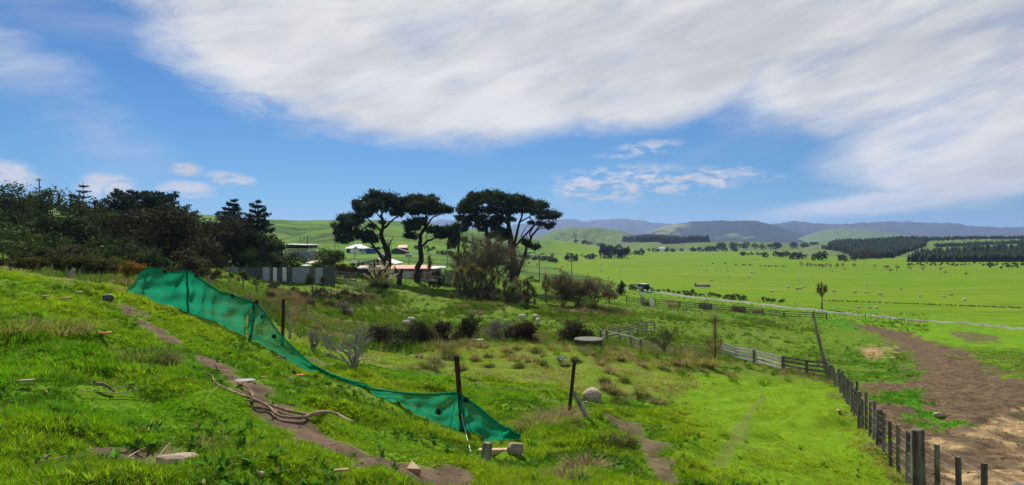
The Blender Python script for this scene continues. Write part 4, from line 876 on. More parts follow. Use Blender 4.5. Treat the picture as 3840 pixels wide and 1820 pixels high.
for k, (U, V, L, n, r0, mat, lab) in enumerate([(2075,1590,.62,420,.42,'drygrass','tall dry grass clump at the far end of the net'),(2010,1600,.5,300,.3,'drygrass','tall dry grass clump just behind the end of the net'),(2140,1560,.5,240,.25,'drygrass','dry grass round the foot of the leaning strut post'),(1735,1625,.6,260,.22,'rush','dark rush tuft around the post at the low end of the net'),(2280,1660,.33,260,.16,'rush','left one of two dark rush tufts below the dirt track'),(2335,1660,.36,280,.16,'rush','right one of two dark rush tufts below the dirt track'),
   (2195,1765,.36,300,.24,'drygrass','straw-coloured dead tussock low in the picture centre'),(2130,1815,.3,240,.26,'drygrass','straw-coloured dead tussock at the bottom edge'),(520,1360,.42,700,.45,'rush','big dark grass hummock in the left foreground'),(590,1370,.36,420,.3,'tussock','paler grass hummock joined to the dark one'),(200,1240,.45,420,.6,'tussock','long-stemmed dry grass patch on the left slope'),(60,1230,.4,300,.5,'tussock','long-stemmed dry grass patch at the left edge'),(700,1700,.16,420,.35,'tussock','grass hummock above the bare earth patch')]):
    b = at(U, V); blade_plant('grass_clump', lab, b, mat, 400+k, int(n*1.6), (L*.35, L*.85), .006, 1.15, .42, 'grass clump', None, r0)

# ------------------------------------------------------------------ the green net and its fence
def net_mat():
    m, t = new_mat('green_shade_net'); g = t.node('ShaderNodeNewGeometry'); p = g.outputs['Position']
    a = t.node('ShaderNodeAttribute', attribute_name='dens').outputs['Fac']
    n = t.noise(t.vmul(p, (1, 1, 2.2)), 2.2, 5, .65, .6); f = t.noise(t.vmul(p, (1, 1, .45)), 26, 4, .75)
    col = t.mix(t.ss(f, .3, .7), (.003, .145, .080), (.008, .29, .155))
    d = t.node('ShaderNodeBsdfDiffuse', {0: col}); tr = t.node('ShaderNodeBsdfTranslucent', {0: t.mix(.2, col, (.02, .6, .30))})
    s = t.node('ShaderNodeMixShader', {0: .5, 1: d.outputs[0], 2: tr.outputs[0]})
    op = t.m('ADD', a, t.m('ADD', t.m('MULTIPLY', t.m('SUBTRACT', n, .5), .22), t.m('MULTIPLY', t.m('SUBTRACT', f, .5), 1.5)), clamp=True)
    x = t.node('ShaderNodeMixShader', {0: op, 1: t.node('ShaderNodeBsdfTransparent').outputs[0], 2: s.outputs[0]})
    t.node('ShaderNodeOutputMaterial', {0: x.outputs[0]}); return m
M['net'] = net_mat()
NET_A = [(552,1000,468,1106,22.0,.72),(585,1006,520,1118,21.6,.80),(625,1016,600,1140,21.2,.84),(665,1022,650,1158,20.9,.86),(703,1014,705,1180,20.5,.86),(745,1042,752,1210,20.2,.78),(790,1072,800,1232,19.8,.70),(830,1096,842,1250,19.4,.66),(872,1106,885,1262,19.1,.64),(915,1122,918,1274,18.8,.64),(955,1136,925,1282,18.5,.70)]
NET_B = [(958,1138,934,1276,18.4,.70),(985,1160,960,1284,18.0,.55),(1010,1195,1000,1306,17.5,.55),(1050,1252,1044,1336,17.0,.60),(1110,1312,1110,1372,16.2,.68),(1170,1368,1182,1402,15.6,.95),(1220,1398,1232,1432,15.2,1.0),(1280,1424,1290,1460,14.7,1.0),(1340,1446,1360,1486,14.1,.95),(1400,1459,1412,1512,13.7,.85),(1450,1466,1470,1540,13.4,.72),(1510,1474,1520,1562,13.1,.68),(1570,1478,1580,1584,12.8,.66),(1640,1478,1655,1606,12.5,.66),(1690,1474,1700,1620,12.35,.70),(1722,1474,1734,1632,12.25,.80)]
NET_C = [(1722,1474,1734,1632,12.25,.85),(1760,1502,1765,1640,12.0,.72),(1800,1530,1790,1646,11.75,.75),(1850,1574,1835,1654,11.4,.82),(1900,1608,1890,1655,11.2,.9),(1950,1638,1952,1658,11.0,1.0)]
def catmull(A, n):
    A = np.array(A, float); k = len(A); s = np.linspace(0, k-1, n); i = np.clip(s.astype(int), 0, k-2); f = (s-i)[:, None]
    p0, p1, p2, p3 = A[np.maximum(i-1, 0)], A[i], A[i+1], A[np.minimum(i+2, k-1)]
    return .5*(2*p1+(p2-p0)*f+(2*p0-5*p1+4*p2-p3)*f**2+(3*p1-p0-3*p2+p3)*f**3)
def net_panel(st, seed, n, rows=22):
    C = catmull(st, n); V = []; dn = []
    for i, (ut, vt, ub, vb, d, q) in enumerate(C):
        lift = .07*(q > .9); T = np.array(P(ut, vt, d))+[0, 0, lift]; B = np.array(P(ub, vb, d))+[0, 0, lift*.5]; B[2] = max(B[2], Z1(B[0], B[1])+.02)
        if B[2] > T[2]-.06: B[2] = T[2]-.06
        h = T[2]-B[2]
        for r in range(rows):
            t = r/(rows-1); p = T+(B-T)*t; sag = math.sin(t*3.14)
            w = .12*h*sag*float(fbm(np.array([i*.10]), np.array([t*2.0+seed]), seed, 3)[0]) - .10*h*sag + (.05*math.sin(t*9+i*.1) if q > .9 else 0)
            w += .05*h*sag*math.sin(i*.55+3*t+2*math.sin(i*.13))+.03*h*sag*math.sin(t*14+i*.21); V.append(p+np.array([.75*w, .66*w, .03*h*sag*float(vnoise(np.array([i*.3]), np.array([t*4.]), seed+3)[0])]))
            dn.append(q*.98+.17+.14*(t < .06)+.16*(t > .88))
    i = np.arange(n-1)[:, None]*rows+np.arange(rows-1); Fq = np.stack([i, i+rows, i+rows+1, i+1], -1).reshape(-1, 4)
    me = mesh_np('net_panel', np.array(V), Fq, True); a = me.attributes.new('dens', 'FLOAT', 'POINT'); a.data.foreach_set('value', np.array(dn, np.float32)); return me, C
net = empty('shade_net', at(705, 1180), 0, 'green shade-cloth net draped along the sloping wire fence', 'net')
hem = MB(); bpy.context.view_layer.update()
for st, sd, n in ((NET_A, 3, 90), (NET_B, 7, 130), (NET_C, 11, 46)):
    me, C = net_panel(st, sd, n); o = link('net_panel', me, 'net', net); o.location = -net.location
    hem.tube([P(c[0], c[1], c[4]) for c in C[::3]], .018, 5)
o = hem.build('hem', M['net'], net); o.location = -net.location
a = o.data.attributes.new('dens', 'FLOAT', 'POINT'); a.data.foreach_set('value', np.ones(len(o.data.vertices), np.float32))

def ypost(a, b, w=.05):
    """steel Y-section post from a up to b"""
    mb = MB(); a, b = Vector(a), Vector(b); t = (b-a).normalized(); n = t.orthogonal().normalized()
    for k in range(3):
        q = Matrix.Rotation(k*2.094, 3, t) @ n; mb.beam(a+q*w*.4, b+q*w*.4, w*.28, w*.9, q)
    return mb
FEN = empty('wire_fence', at(1735, 1630), 0, 'old wire fence with rusty steel posts carrying the green net', 'fence'); fl = FEN.location.copy()
def fpart(mb, name, mat, root): o = mb.build(name, mat, root); o.location = -root.location; return o
STEEL = [((1712,1335),(1738,1632),12.25,.058),((2156,1350),(2132,1562),14.5,.052),((1063,1122),(1058,1310),19.3,.058),((957,1130),(933,1282),18.5,.05),((703,1010),(706,1182),20.5,.045),((555,990),(540,1120),22.0,.045)]
for (t_, b_, d, w) in STEEL:
    A = Vector(P(*b_, d)); A.z = min(A.z, Z1(A.x, A.y))-.1; B = Vector(P(*t_, d)); fpart(ypost(A, B, w), 'post', 'rust', FEN)
for (t_, b_, d, w, mt) in [((934,1095),(936,1232),23.0,.08,'timber'),((1338,1252),(1337,1396),20.8,.10,'timberdark'),((1090,1162),(1086,1225),27,.11,'timber'),((785,1033),(785,1070),33,.12,'timber')]:
    A = Vector(P(*b_, d)); A.z = Z1(A.x, A.y)-.1; B = Vector(P(*t_, d)); mb = MB(); mb.tube([A, (A+B)/2, B], [w*.5, w*.52, w*.47], 8); fpart(mb, 'post', mt, FEN)
def wire_run(pts, r, root, sag=.02, n=6, mat='wire'):
    mb = MB()
    for a, b in zip(pts[:-1], pts[1:]):
        a, b = Vector(a), Vector(b); L = (b-a).length
        mb.tube([a+(b-a)*t-Vector((0, 0, sag*L*4*t*(1-t))) for t in np.linspace(0, 1, n)], r, 3, False)
    return fpart(mb, 'wire', mat, root)
wire_run([P(703,1020,20.5), P(935,1110,23), P(1063,1150,19.3), P(1338,1275,20.8), P(1500,1322,17), P(1714,1345,12.25)], .005, FEN)
wire_run([P(1063,1135,19.3), P(1338,1262,20.8)], .005, FEN); wire_run([P(1063,1180,19.3), P(1338,1320,20.8), P(1716,1410,12.25), P(2150,1400,14.5)], .004, FEN); wire_run([P(1720,1440,12.25), P(2145,1450,14.5)], .003, FEN)
wire_run([P(703,1030,20.5), P(820,1068,24), P(935,1130,23)], .004, FEN); wire_run([P(120,1040,26), P(300,1050,27), P(480,1085,26), P(555,1000,22)], .004, FEN)
for (U, V) in ((195,34),(300,36),(340,35),(375,33),(140,34),(250,36)):
    A = atd(U, V); B = A+Vector((0, 0, .8)); mb = MB(); mb.tube([A-Vector((0, 0, .1)), B], [.03, .025], 6); fpart(mb, 'post', 'timber', FEN)
# clips that tie the net to its wire
for (U, V, d) in ((963,1132,18.4),(618,1018,21.2),(736,1035,20.2),(872,1110,19.1),(985,1188,18),(1028,1262,17.2),(1644,1545,12.45),(1748,1500,12.1)):
    mb = MB(); mb.box(P(U, V, d-.05), (.10, .03, .10), .3, .4); fpart(mb, 'clip', 'tyre', FEN)
# strut, pegs, cord
def prop(name, mb, mat, label, cat, base, bev=0, smooth=False):
    o = mb.build(name, mat, smooth=smooth)
    for v in o.data.vertices: v.co -= Vector(base)
    o.location = base
    if bev: bevel(o, bev)
    return tag(o, label, cat)
A = Vector(P(2212,1548,14.2)); A.z = Z1(A.x, A.y)-.03; B = Vector(P(2150,1468,14.5)); mb = MB(); mb.beam(A, B, .09, .06); prop('wooden_strut', mb, 'timber', 'weathered timber strut leaning against the right-hand rusty post', 'strut', A, .008)
A = at(2198,1535); mb = MB(); mb.box(A+Vector((0, 0, .08)), (.09, .09, .30), .3); prop('wooden_peg', mb, 'timber', 'short pale peg between the timber strut and the near sheep', 'peg', A, .01)
A = at(1818,1735); mb = MB(); mb.beam(A-Vector((0, 0, .08)), A+Vector((.035, .03, .24)), .09, .10); prop('wooden_peg', mb, 'timber', 'short weathered peg standing in the grass in front of the plank', 'peg', A, .012)
A = at(1855,1702); mb = MB(); mb.box(A+Vector((.0, 0, .03)), (.46, .10, .085), .05, .0); prop('plank', mb, 'sawn', 'short thick plank lying between peg and pale stone', 'plank', A, .01)
A = at(1553,1772); mb = MB(); h = .05; mb.poly([A+Vector((-.062, -.02, -.01)), A+Vector((.062, -.03, -.01)), A+Vector((-.045, .17, .0))], (0, 0, h)); prop('timber_wedge', mb, 'sawn', 'triangular timber offcut lying on the dirt path', 'offcut', A, .004)
mb = MB(); pts = [P(1728,1530,12.2), P(1735,1575,12.0), P(1745,1620,11.5), P(1756,1660,10.6), P(1768,1705,9.6)]; g = at(1768,1705); pts[-1] = g; mb.tube(pts, .006, 4); prop('cord', mb, 'rope', 'thin white cord running from the net post down to the grass', 'cord', g)
def rock(name, label, base, dims, mat, seed, rz=0, sink=.25):
    rng = np.random.default_rng(seed); import bmesh
    bm = bmesh.new(); bmesh.ops.create_icosphere(bm, subdivisions=4, radius=1)
    for v in bm.verts:
        c = np.array(v.co); s = 1+.22*float(fbm(np.array([c[0]*1.3+seed]), np.array([c[1]*1.3+c[2]*1.7]), seed, 3)[0])
        p = np.sign(c)*np.abs(c)**.82
        v.co = Vector((p[0]*dims[0]/2*s, p[1]*dims[1]/2*s, p[2]*dims[2]/2*s+dims[2]*(.5-sink)))
    me = bpy.data.meshes.new(name); bm.to_mesh(me); bm.free(); me.polygons.foreach_set('use_smooth', [True]*len(me.polygons))
    return tag(link(name, me, mat, None, base, rz), label, 'stone')
rock('stone', 'pale rounded stone at the end of the plank', at(1932,1697), (.235, .20, .19), 'stone', 3)
rock('stone', 'long flat pale stone half sunk at the bare earth patch', at(675,1742), (.34, .16, .11), 'stone', 5, .15, .25)
rock('stone', 'flat stone in the dirt path above the fallen branch', at(912,1430), (.36, .26, .06), 'conc', 7, .3, .48)
rock('stone', 'small grey stone lying under the net', at(1052,1356), (.26, .2, .18), 'conc', 8)
rock('stone', 'small reddish stone at the bottom of the picture, left of centre', at(978,1785), (.055, .045, .04), 'sawn', 9)
rock('stone', 'pale stone on the brown earth beyond the batten fence', at(3518,1562), (.32, .26, .2), 'stone', 10)
# timber scraps on the left slope
def chip(U, V, L, w, h, rz, mat, label, cat='wood scrap', tilt=.1):
    L, w, h = L*.8, w*.9, h*.8; A = at(U, V); mb = MB(); mb.poly([A+Matrix.Rotation(rz, 3, 'Z')@Vector(p) for p in ((-L/2, -w/2, .05), (L*.35, -w*.55, .05+tilt*L*.3), (L/2, -w*.1, .05+tilt*L*.4), (L*.42, w/2, .05+tilt*L*.4), (-L*.45, w*.4, .05))], (0, 0, h)); return prop('wood_scrap', mb, mat, label, cat, A, .006)
chip(172,1122,.30,.12,.04,-.4,'sawn','left one of three pale wood scraps on the upper left slope')
chip(246,1130,.36,.09,.05,.05,'sawn','middle wood scrap with a brown end on the upper left slope')
chip(298,1104,.26,.10,.03,.7,'sawn','right one of three pale wood scraps on the upper left slope')
chip(100,1452,.20,.05,.03,.1,'sawn','pale wood chip in the grass at the far left foreground')
chip(388,1262,.34,.10,.02,.2,'redplastic','flat red plastic strip in the grass left of the path','plastic strip')
chip(1125,1418,.22,.05,.02,.2,'redplastic','small bright red scrap in the grass below the net','plastic scrap')
chip(990,1428,.12,.03,.02,.5,'redplastic','tiny red scrap on the dirt path','plastic scrap')
chip(3142,1545,.36,.10,.03,1.2,'sawn','pale board lying on the lawn near the batten fence','board')
chip(1280,1794,.15,.03,.025,.08,'sawn','short pale stick of wood near the bottom of the path')
A = at(2100,1350); mb = MB(); rng = np.random.default_rng(4); c = rng.normal(size=(26, 3))*np.array([.12, .05, .04])+np.array([0, 0, .09])
V, Fq = cards(c, .08, rng, .7); o = link('plastic_sheet', mesh_np('plastic_sheet', V, Fq), 'greyplastic', None, A); tag(o, 'crumpled pale grey plastic in the paddock above the rusty posts', 'plastic')
# wheel-shaped white scrap by the old fence, and dark bundle
A = atd(262,33); mb = MB(); mb.poly([A+Vector(p) for p in ((-.12, 0, .45), (.10, .05, .78), (.26, .02, .72), (.2, 0, .35), (.05, -.02, .12))], (0, .02, 0)); prop('feed_sack', mb, 'conc', 'pale ragged sack hanging on the old fence before the hedge', 'sack', A)
rock('dark_bundle', 'dark green bundle lying at the upper end of the path', at(405,1125), (.27, .2, .22), 'iron_d', 12)

# ---- fallen branches
def sticks(name, label, runs, base_px, mat, cat='branch', smooth=True, lift=.02):
    base = at(*base_px); mb = MB()
    for pts, r1, r2 in runs:
        q = []
        for (U, V, h) in pts:
            g = at(U, V); q.append(g+Vector((0, 0, h+lift)))
        q = [Vector(v) for v in catmull([tuple(v) for v in q], len(q)*4)]; rad = .62*np.linspace(r1, r2, len(q))*(1+.12*np.sin(np.arange(len(q))*1.7)); mb.tube(q, list(rad), 8)
    return prop(name, mb, mat, label, cat, base, 0, smooth)
sticks('fallen_branch', 'long crooked forked branch lying across the dirt path', [
 ([(1322,1592,.0),(1265,1568,.03),(1215,1562,.03),(1160,1570,.02)], .040, .040), ([(1160,1570,.02),(1080,1554,.02),(1005,1530,.02),(950,1518,.02),(920,1514,.02)], .030, .018),
 ([(1160,1570,.02),(1130,1580,.02),(1060,1576,.02),(1030,1564,.03),(1005,1540,.03),(950,1516,.04),(880,1490,.04),(820,1458,.03),(800,1438,.03),(795,1424,.03),(762,1406,.02)], .030, .016),
 ([(948,1510,.04),(942,1486,.04),(915,1460,.03),(890,1448,.02)], .020, .012), ([(1035,1560,.03),(1020,1572,.02)], .02, .015)], (1160,1562), 'branch')
sticks('dry_twigs', 'thin forked dry twigs lying in the left foreground grass', [([(300,1478,.02),(330,1486,.03),(380,1488,.03),(415,1492,.03)], .009, .007), ([(415,1492,.02),(470,1488,.03),(520,1482,.04),(562,1466,.06)], .009, .006), ([(415,1492,.02),(430,1478,.05),(480,1472,.04),(520,1468,.04)], .007, .004)], (415,1492), 'driftwood', 'twigs')
sticks('bark_chunk', 'curled reddish chunk of bark beside the thin dry twigs', [([(360,1458,.03),(385,1465,.05),(410,1475,.04),(428,1482,.02)], .03, .024)], (395,1470), 'branch', 'bark')
sticks('dry_twigs', 'long thin twig across the left edge of the bare earth patch', [([(150,1752,.02),(200,1748,.03),(260,1735,.03),(340,1728,.02)], .008, .005), ([(150,1752,.02),(190,1735,.05)], .007, .004)], (200,1748), 'driftwood', 'twigs')
sticks('dry_twigs', 'pair of thin straight twigs on the bare earth patch', [([(470,1742,.02),(510,1725,.04),(545,1712,.05)], .008, .005), ([(488,1745,.02),(505,1735,.02)], .006, .004)], (490,1740), 'driftwood', 'twigs')
sticks('dry_twigs', 'single slanting twig left of the long flat stone', [([(590,1745,.02),(610,1725,.05),(638,1708,.08)], .007, .004)], (600,1740), 'driftwood', 'twigs')
sticks('dry_twigs', 'small forked twig below the start of the fallen branch', [([(768,1476,.02),(788,1484,.02),(815,1470,.04)], .007, .005)], (788,1484), 'driftwood', 'twigs')
sticks('dead_limb', 'pale dead limb lying right of the dead shrub', [([(1345,1360,.05),(1370,1348,.12),(1395,1358,.06)], .035, .02)], (1370,1350), 'barkgrey', 'branch')

# ------------------------------------------------------------------ fences on the right
def lerp_px(a, b, t): return tuple(a[i]+(b[i]-a[i])*t for i in range(len(a)))
BF = empty('batten_fence', at(3294, 1691), 0, 'dark post-and-batten fence running down the right side of the lawn', 'fence')
BP = [(3820,1815,8.6,.09),(3445,1610,11.6,.108),(3294,1535,17.6,.075),(3224,1467,21.4,.072),(3180,1418,26.8,.07),(3145,1383,32.7,.07),(3110,1370,45.0,.085)]   # top U, top V, distance, radius
tops = []
for k, (U, Vt, d, r) in enumerate(BP):
    T = Vector(P(U, Vt, d)); g = Z1(T.x, T.y); mb = MB(); rng = random.Random(k)
    tl = rng.uniform(-.03, .03); n = 10
    mb.tube([(T.x, T.y, g-.2), (T.x+tl*.5, T.y, (g+T.z)/2), (T.x+tl, T.y, T.z-.02), (T.x+tl, T.y, T.z)], [r*1.05, r, r*.97, r*.8], n); o = fpart(mb, 'post', 'timberdark', BF); tops.append((T, T.z-g))
E0, E1 = atd(3096, 50), atd(3053, 107); far = [E0+(E1-E0)*t for t in np.linspace(0, 1, 13)]
for k, p in enumerate(far):
    z = Z1(p.x, p.y); mb = MB(); mb.tube([(p.x, p.y, z-.2), (p.x, p.y, z+1.15)], [.08, .075], 7); fpart(mb, 'post', 'timberdark', BF); tops.append((Vector((p.x, p.y, z+1.15)), 1.15))
bats = []
for k in range(len(tops)-1):
    (a, ha), (b, hb) = tops[k], tops[k+1]; nb = 4 if k < 6 else 4
    if k == 0: ts = (.28, .52, .76)
    else: ts = [(j+1)/(nb+1) for j in range(nb)]
    for j, t in enumerate(ts):
        p = a+(b-a)*t; g = Z1(p.x, p.y); h = (ha+(hb-ha)*t)*(.99+.05*math.sin(k*7+j*3)); mb = MB()
        mb.beam((p.x, p.y, g+.04), (p.x+.02*math.sin(j*5+k), p.y, g+h), .065, .05, (1, .3, 0)); fpart(mb, 'batten', 'timberdark', BF)
for hgt in (.16, .36, .56, .76, .96):
    wire_run([Vector((t.x, t.y, Z1(t.x, t.y)+hgt*(h/1.12))) for t, h in tops], .0035, BF, .0, 2)
# pale rail fence that turns into a dark timber gate
def rails(root, st, levels, th, w, mat, post_mat, post_h=1.15, pr=.08, over=.08, mid=True):
    """st: world ground points; posts at each, rails between"""
    for i, p in enumerate(st):
        mb = MB(); mb.box((p.x, p.y, p.z+post_h/2-.1), (pr*2, pr*1.6, post_h+.2), .3+.1*i); fpart(mb, 'post', post_mat, root)
    for a, b in zip(st[:-1], st[1:]):
        for k, h in enumerate(levels):
            e = (b-a).normalized()*.02; n = Vector((a.y-b.y, b.x-a.x, 0)).normalized()*(-pr*.8-w*.5)
            if n.y > 0: n = -n
            mb = MB(); mb.beam(a+n+e+Vector((0, 0, h)), b+n-e+Vector((0, 0, h+.008*k)), w, th); fpart(mb, 'rail', mat, root)
def ground_pts(lst): return [atd(U, d) for U, d in lst]
RF = empty('rail_fence', atd(2827, 55), 0, 'bleached four-rail timber fence curving to the dark gate', 'fence')
rails(RF, ground_pts([(2707,62),(2762,59),(2827,55.5),(2935,49.5)]), (.25, .55, .82, 1.06), .15, .04, 'timberpale', 'timber', 1.12)
GT = empty('timber_gate', atd(3020, 47), 0, 'dark four-rail timber gate panel joining the batten fence', 'gate')
rails(GT, ground_pts([(2938,49),(3025,47),(3104,45.3)]), (.2, .52, .82, 1.10), .13, .04, 'timberdark', 'timberdark', 1.2)
YF = empty('stock_yard_rails', atd(2350, 70), 0, 'grey timber stock-yard rails beyond the water tank', 'fence')
rails(YF, ground_pts([(2252,66),(2322,69),(2358,71),(2390,72.5),(2425,74),(2455,75.5)]), (.22, .55, .88, 1.15), .12, .04, 'timber', 'timber', 1.25, .06)
rails(YF, ground_pts([(2252,66),(2276,61.5)]), (.25, .6, .95, 1.15), .12, .04, 'timber', 'timber', 1.3, .09)
A, B, C2 = atd(2276, 61.5), atd(2365, 56), atd(2402, 55)
mb = MB(); mb.beam(A+Vector((0, 0, 1.2)), B+Vector((0, 0, .95)), .10, .08); fpart(mb, 'rail', 'timberpale', YF)
for p, q in ((B, C2),):
    for h in (.95, .35): mb = MB(); mb.beam(p+Vector((0, 0, h)), q+Vector((0, 0, h-.12)), .08, .12); fpart(mb, 'rail', 'timberpale', YF)
for p in (B, C2): mb = MB(); mb.box(p+Vector((0, 0, .45)), (.22, .2, 1.15)); fpart(mb, 'post', 'timber', YF)
for t in (.2, .4, .6, .8): p = A+(B-A)*t; mb = MB(); mb.tube([(p.x, p.y, Z1(p.x, p.y)-.05), (p.x, p.y, p.z+1.0-.1*t)], .02, 5); fpart(mb, 'stay', 'timberdark', YF)
def pipe_gate(label, U0, U1, d0, d1, h=1.05):
    a, b = atd(U0, d0), atd(U1, d1); rt = empty('pipe_gate', a, 0, label, 'gate'); z = Vector((0, 0, 1)); mb = MB(); t = (b-a).normalized()
    fr = [a+z*.08, a+z*(h-.15), a+t*.15+z*h, b-t*.15+z*h, b+z*(h-.15), b+z*.08]; mb.tube(fr, .026, 6); mb.tube([fr[0], fr[-1]], .022, 6); fpart(mb, 'frame', 'pipe', rt)
    for k in (.33, .66): p = a+(b-a)*k; mb = MB(); mb.tube([p+z*.08, p+z*h], .018, 5); fpart(mb, 'bar', 'pipe', rt)
    mb = MB()
    for k in np.linspace(.06, .94, 16): p = a+(b-a)*k; mb.tube([p+z*.1, p+z*(h-.04)], .006, 3, False)
    for k in np.linspace(.18, .9, 6): mb.tube([a+z*h*k, b+z*h*k], .006, 3, False)
    fpart(mb, 'mesh', 'pipe', rt)
pipe_gate('left mesh-filled pipe gate behind the thin bare tree', 2404, 2530, 55, 53)
pipe_gate('right mesh-filled pipe gate beside the bleached rail fence', 2556, 2700, 56, 60)
# road fence of dark boards
RD = [(2350,1118),(2408,1119),(2456,1120),(2506,1128),(2550,1133),(2623,1141),(2668,1146),(2748,1156),(2795,1160),(2860,1166),(2940,1172),(3049,1180),(3100,1184)]
RB = empty('road_fence', at(2748, 1162), 0, 'long dark board fence along the gravel road', 'fence')
rp = [atd(U, d) for U, d in zip([q[0] for q in RD], np.interp([q[0] for q in RD], [2350, 2456, 2800, 3049, 3100], [134, 130, 116, 108, 108]))]
for i, p in enumerate(rp): mb = MB(); mb.box(p+Vector((0, 0, .5)), (.18, .18, 1.3), .3); fpart(mb, 'post', 'timberdark', RB)
for i, (a, b) in enumerate(zip(rp[:-1], rp[1:])):
    panel = i in (3, 5, 7); lv = (.2, .42, .64, .86, 1.04) if panel else (.3, .68, 1.02)
    for h in lv:
        n = Vector((0, -.12, h)); mb = MB(); mb.beam(a+n, b+n, .04, .17 if panel else .13); fpart(mb, 'rail', 'timberdark', RB)
p0, p1 = atd(2435, 126), atd(2455, 122); WG = empty('white_gate', p0, 0, 'small white slatted gate near the sign by the road', 'gate')
for h in (.2, .5, .8, 1.1): mb = MB(); mb.beam(p0+Vector((0, 0, h+.35)), p1+Vector((0, 0, h)), .04, .17); fpart(mb, 'rail', 'timberpale', WG)
for p, e in ((p0, .35), (p1, 0)): mb = MB(); mb.box(p+Vector((0, 0, .6+e/2)), (.12, .12, 1.4+e)); fpart(mb, 'post', 'timber', WG)
p = atd(2410, 125); SG = empty('sign_board', p, 0, 'small pale blue-grey board on dark posts below the parked car', 'sign')
mb = MB(); mb.box(p+Vector((0, 0, 2.35)), (.9, .05, .42)); fpart(mb, 'board', 'signboard', SG)
for s in (-.36, .36): mb = MB(); mb.box(p+Vector((s, .06, 1.1)), (.09, .07, 2.4)); fpart(mb, 'post', 'timberdark', SG)
mb = MB(); mb.beam(p+Vector((-.4, .02, 1.9)), p+Vector((.5, .02, 1.2)), .05, .2); fpart(mb, 'brace', 'timber', SG)
# thin post-and-wire fences in the rough ground
def post_line(label, pts, h, r, wires=2, mat='timber', gap=None):
    rt = empty('post_and_wire_fence', pts[0], 0, label, 'fence')
    for p in pts: mb = MB(); mb.tube([p-Vector((0, 0, .2)), p+Vector((0, 0, h))], [r, r*.9], 6); fpart(mb, 'post', mat, rt)
    for k in range(wires): wire_run([p+Vector((0, 0, h*(.55+.35*k))) for p in pts], .006, rt, .0, 2)
    return rt
c = lambda x, y: at(2350+x/3.22, 1040+y/3.22)
post_line('short fence of grey posts running down into the gully from the road', [c(135,365), c(218,385), c(262,405), c(315,420), c(375,445), c(440,470)], .95, .05)
post_line('scattered grey posts across the rough ground below the road fence', [c(620,415), c(685,435), c(720,425), c(825,480), c(910,505), c(1005,525), c(1065,590)], 1.05, .06)
post_line('row of small dark posts along the lawn below the iron fence', [atd(U, 86) for U in (1010,1032,1062,1088,1115,1140,1185,1222,1243,1266)], .9, .045, 1, 'timberdark')
post_line('low wire fence with thin posts on the right, along the near side of the road', [at(U, V) for U, V in ((3198,1195),(3220,1195),(3245,1198),(3266,1200),(3288,1203),(3313,1206),(3338,1209),(3365,1212),(3392,1215),(3420,1219))], 1.0, .04, 2, 'timberdark')
for (U, V, lab) in ((2500,1162,'left one of two white marker posts in the rough ground'),(2521,1176,'right one of two white marker posts in the rough ground')):
    p = at(U, V); mb = MB(); mb.tube([p-Vector((0, 0, .2)), p+Vector((0, 0, 1.0))], [.05, .045], 6); prop('marker_post', mb, 'white', lab, 'post', p)
# round concrete water tank
p = at(2208, 1304, 30); TK = empty('water_tank', p, 0, 'round concrete water tank with flat lid behind the paddock lip', 'tank')
zt = (910-1270)/F*p.y; mb = MB(); mb.tube([(p.x, p.y, p.z-.3), (p.x, p.y, zt-.08)], 52/F*p.y, 28); fpart(mb, 'wall', 'tankwall', TK); mb = MB(); mb.tube([(p.x, p.y, zt-.077), (p.x, p.y, zt)], [55/F*p.y, 54/F*p.y], 28); fpart(mb, 'lid', 'tanklid', TK)
# concrete slabs and trough glimpsed in the gully
p = atd(1700, 55); mb = MB(); mb.box(p+Vector((0, 0, .25)), (1.9, .5, .3), .1); prop('concrete_trough', mb, 'conc', 'low grey concrete trough behind the column-shaped bush', 'trough', p, .03)
p = atd(1790, 52); mb = MB(); mb.box(p+Vector((0, 0, .25)), (.9, .5, .05), .05); prop('metal_sheet', mb, 'signboard', 'flat pale sheet lying beside the glossy evergreen', 'sheet', p)
p = at(2635, 1076); mb = MB(); mb.box(p+Vector((0, 0, .35)), (4.6, .7, .7), .05); mb.box(p+Vector((-2.2, 0, .6)), (.5, .7, 1.2), .05); prop('field_trough', mb, 'conc', 'long grey trough out in the bright field behind the car', 'trough', p, .05)

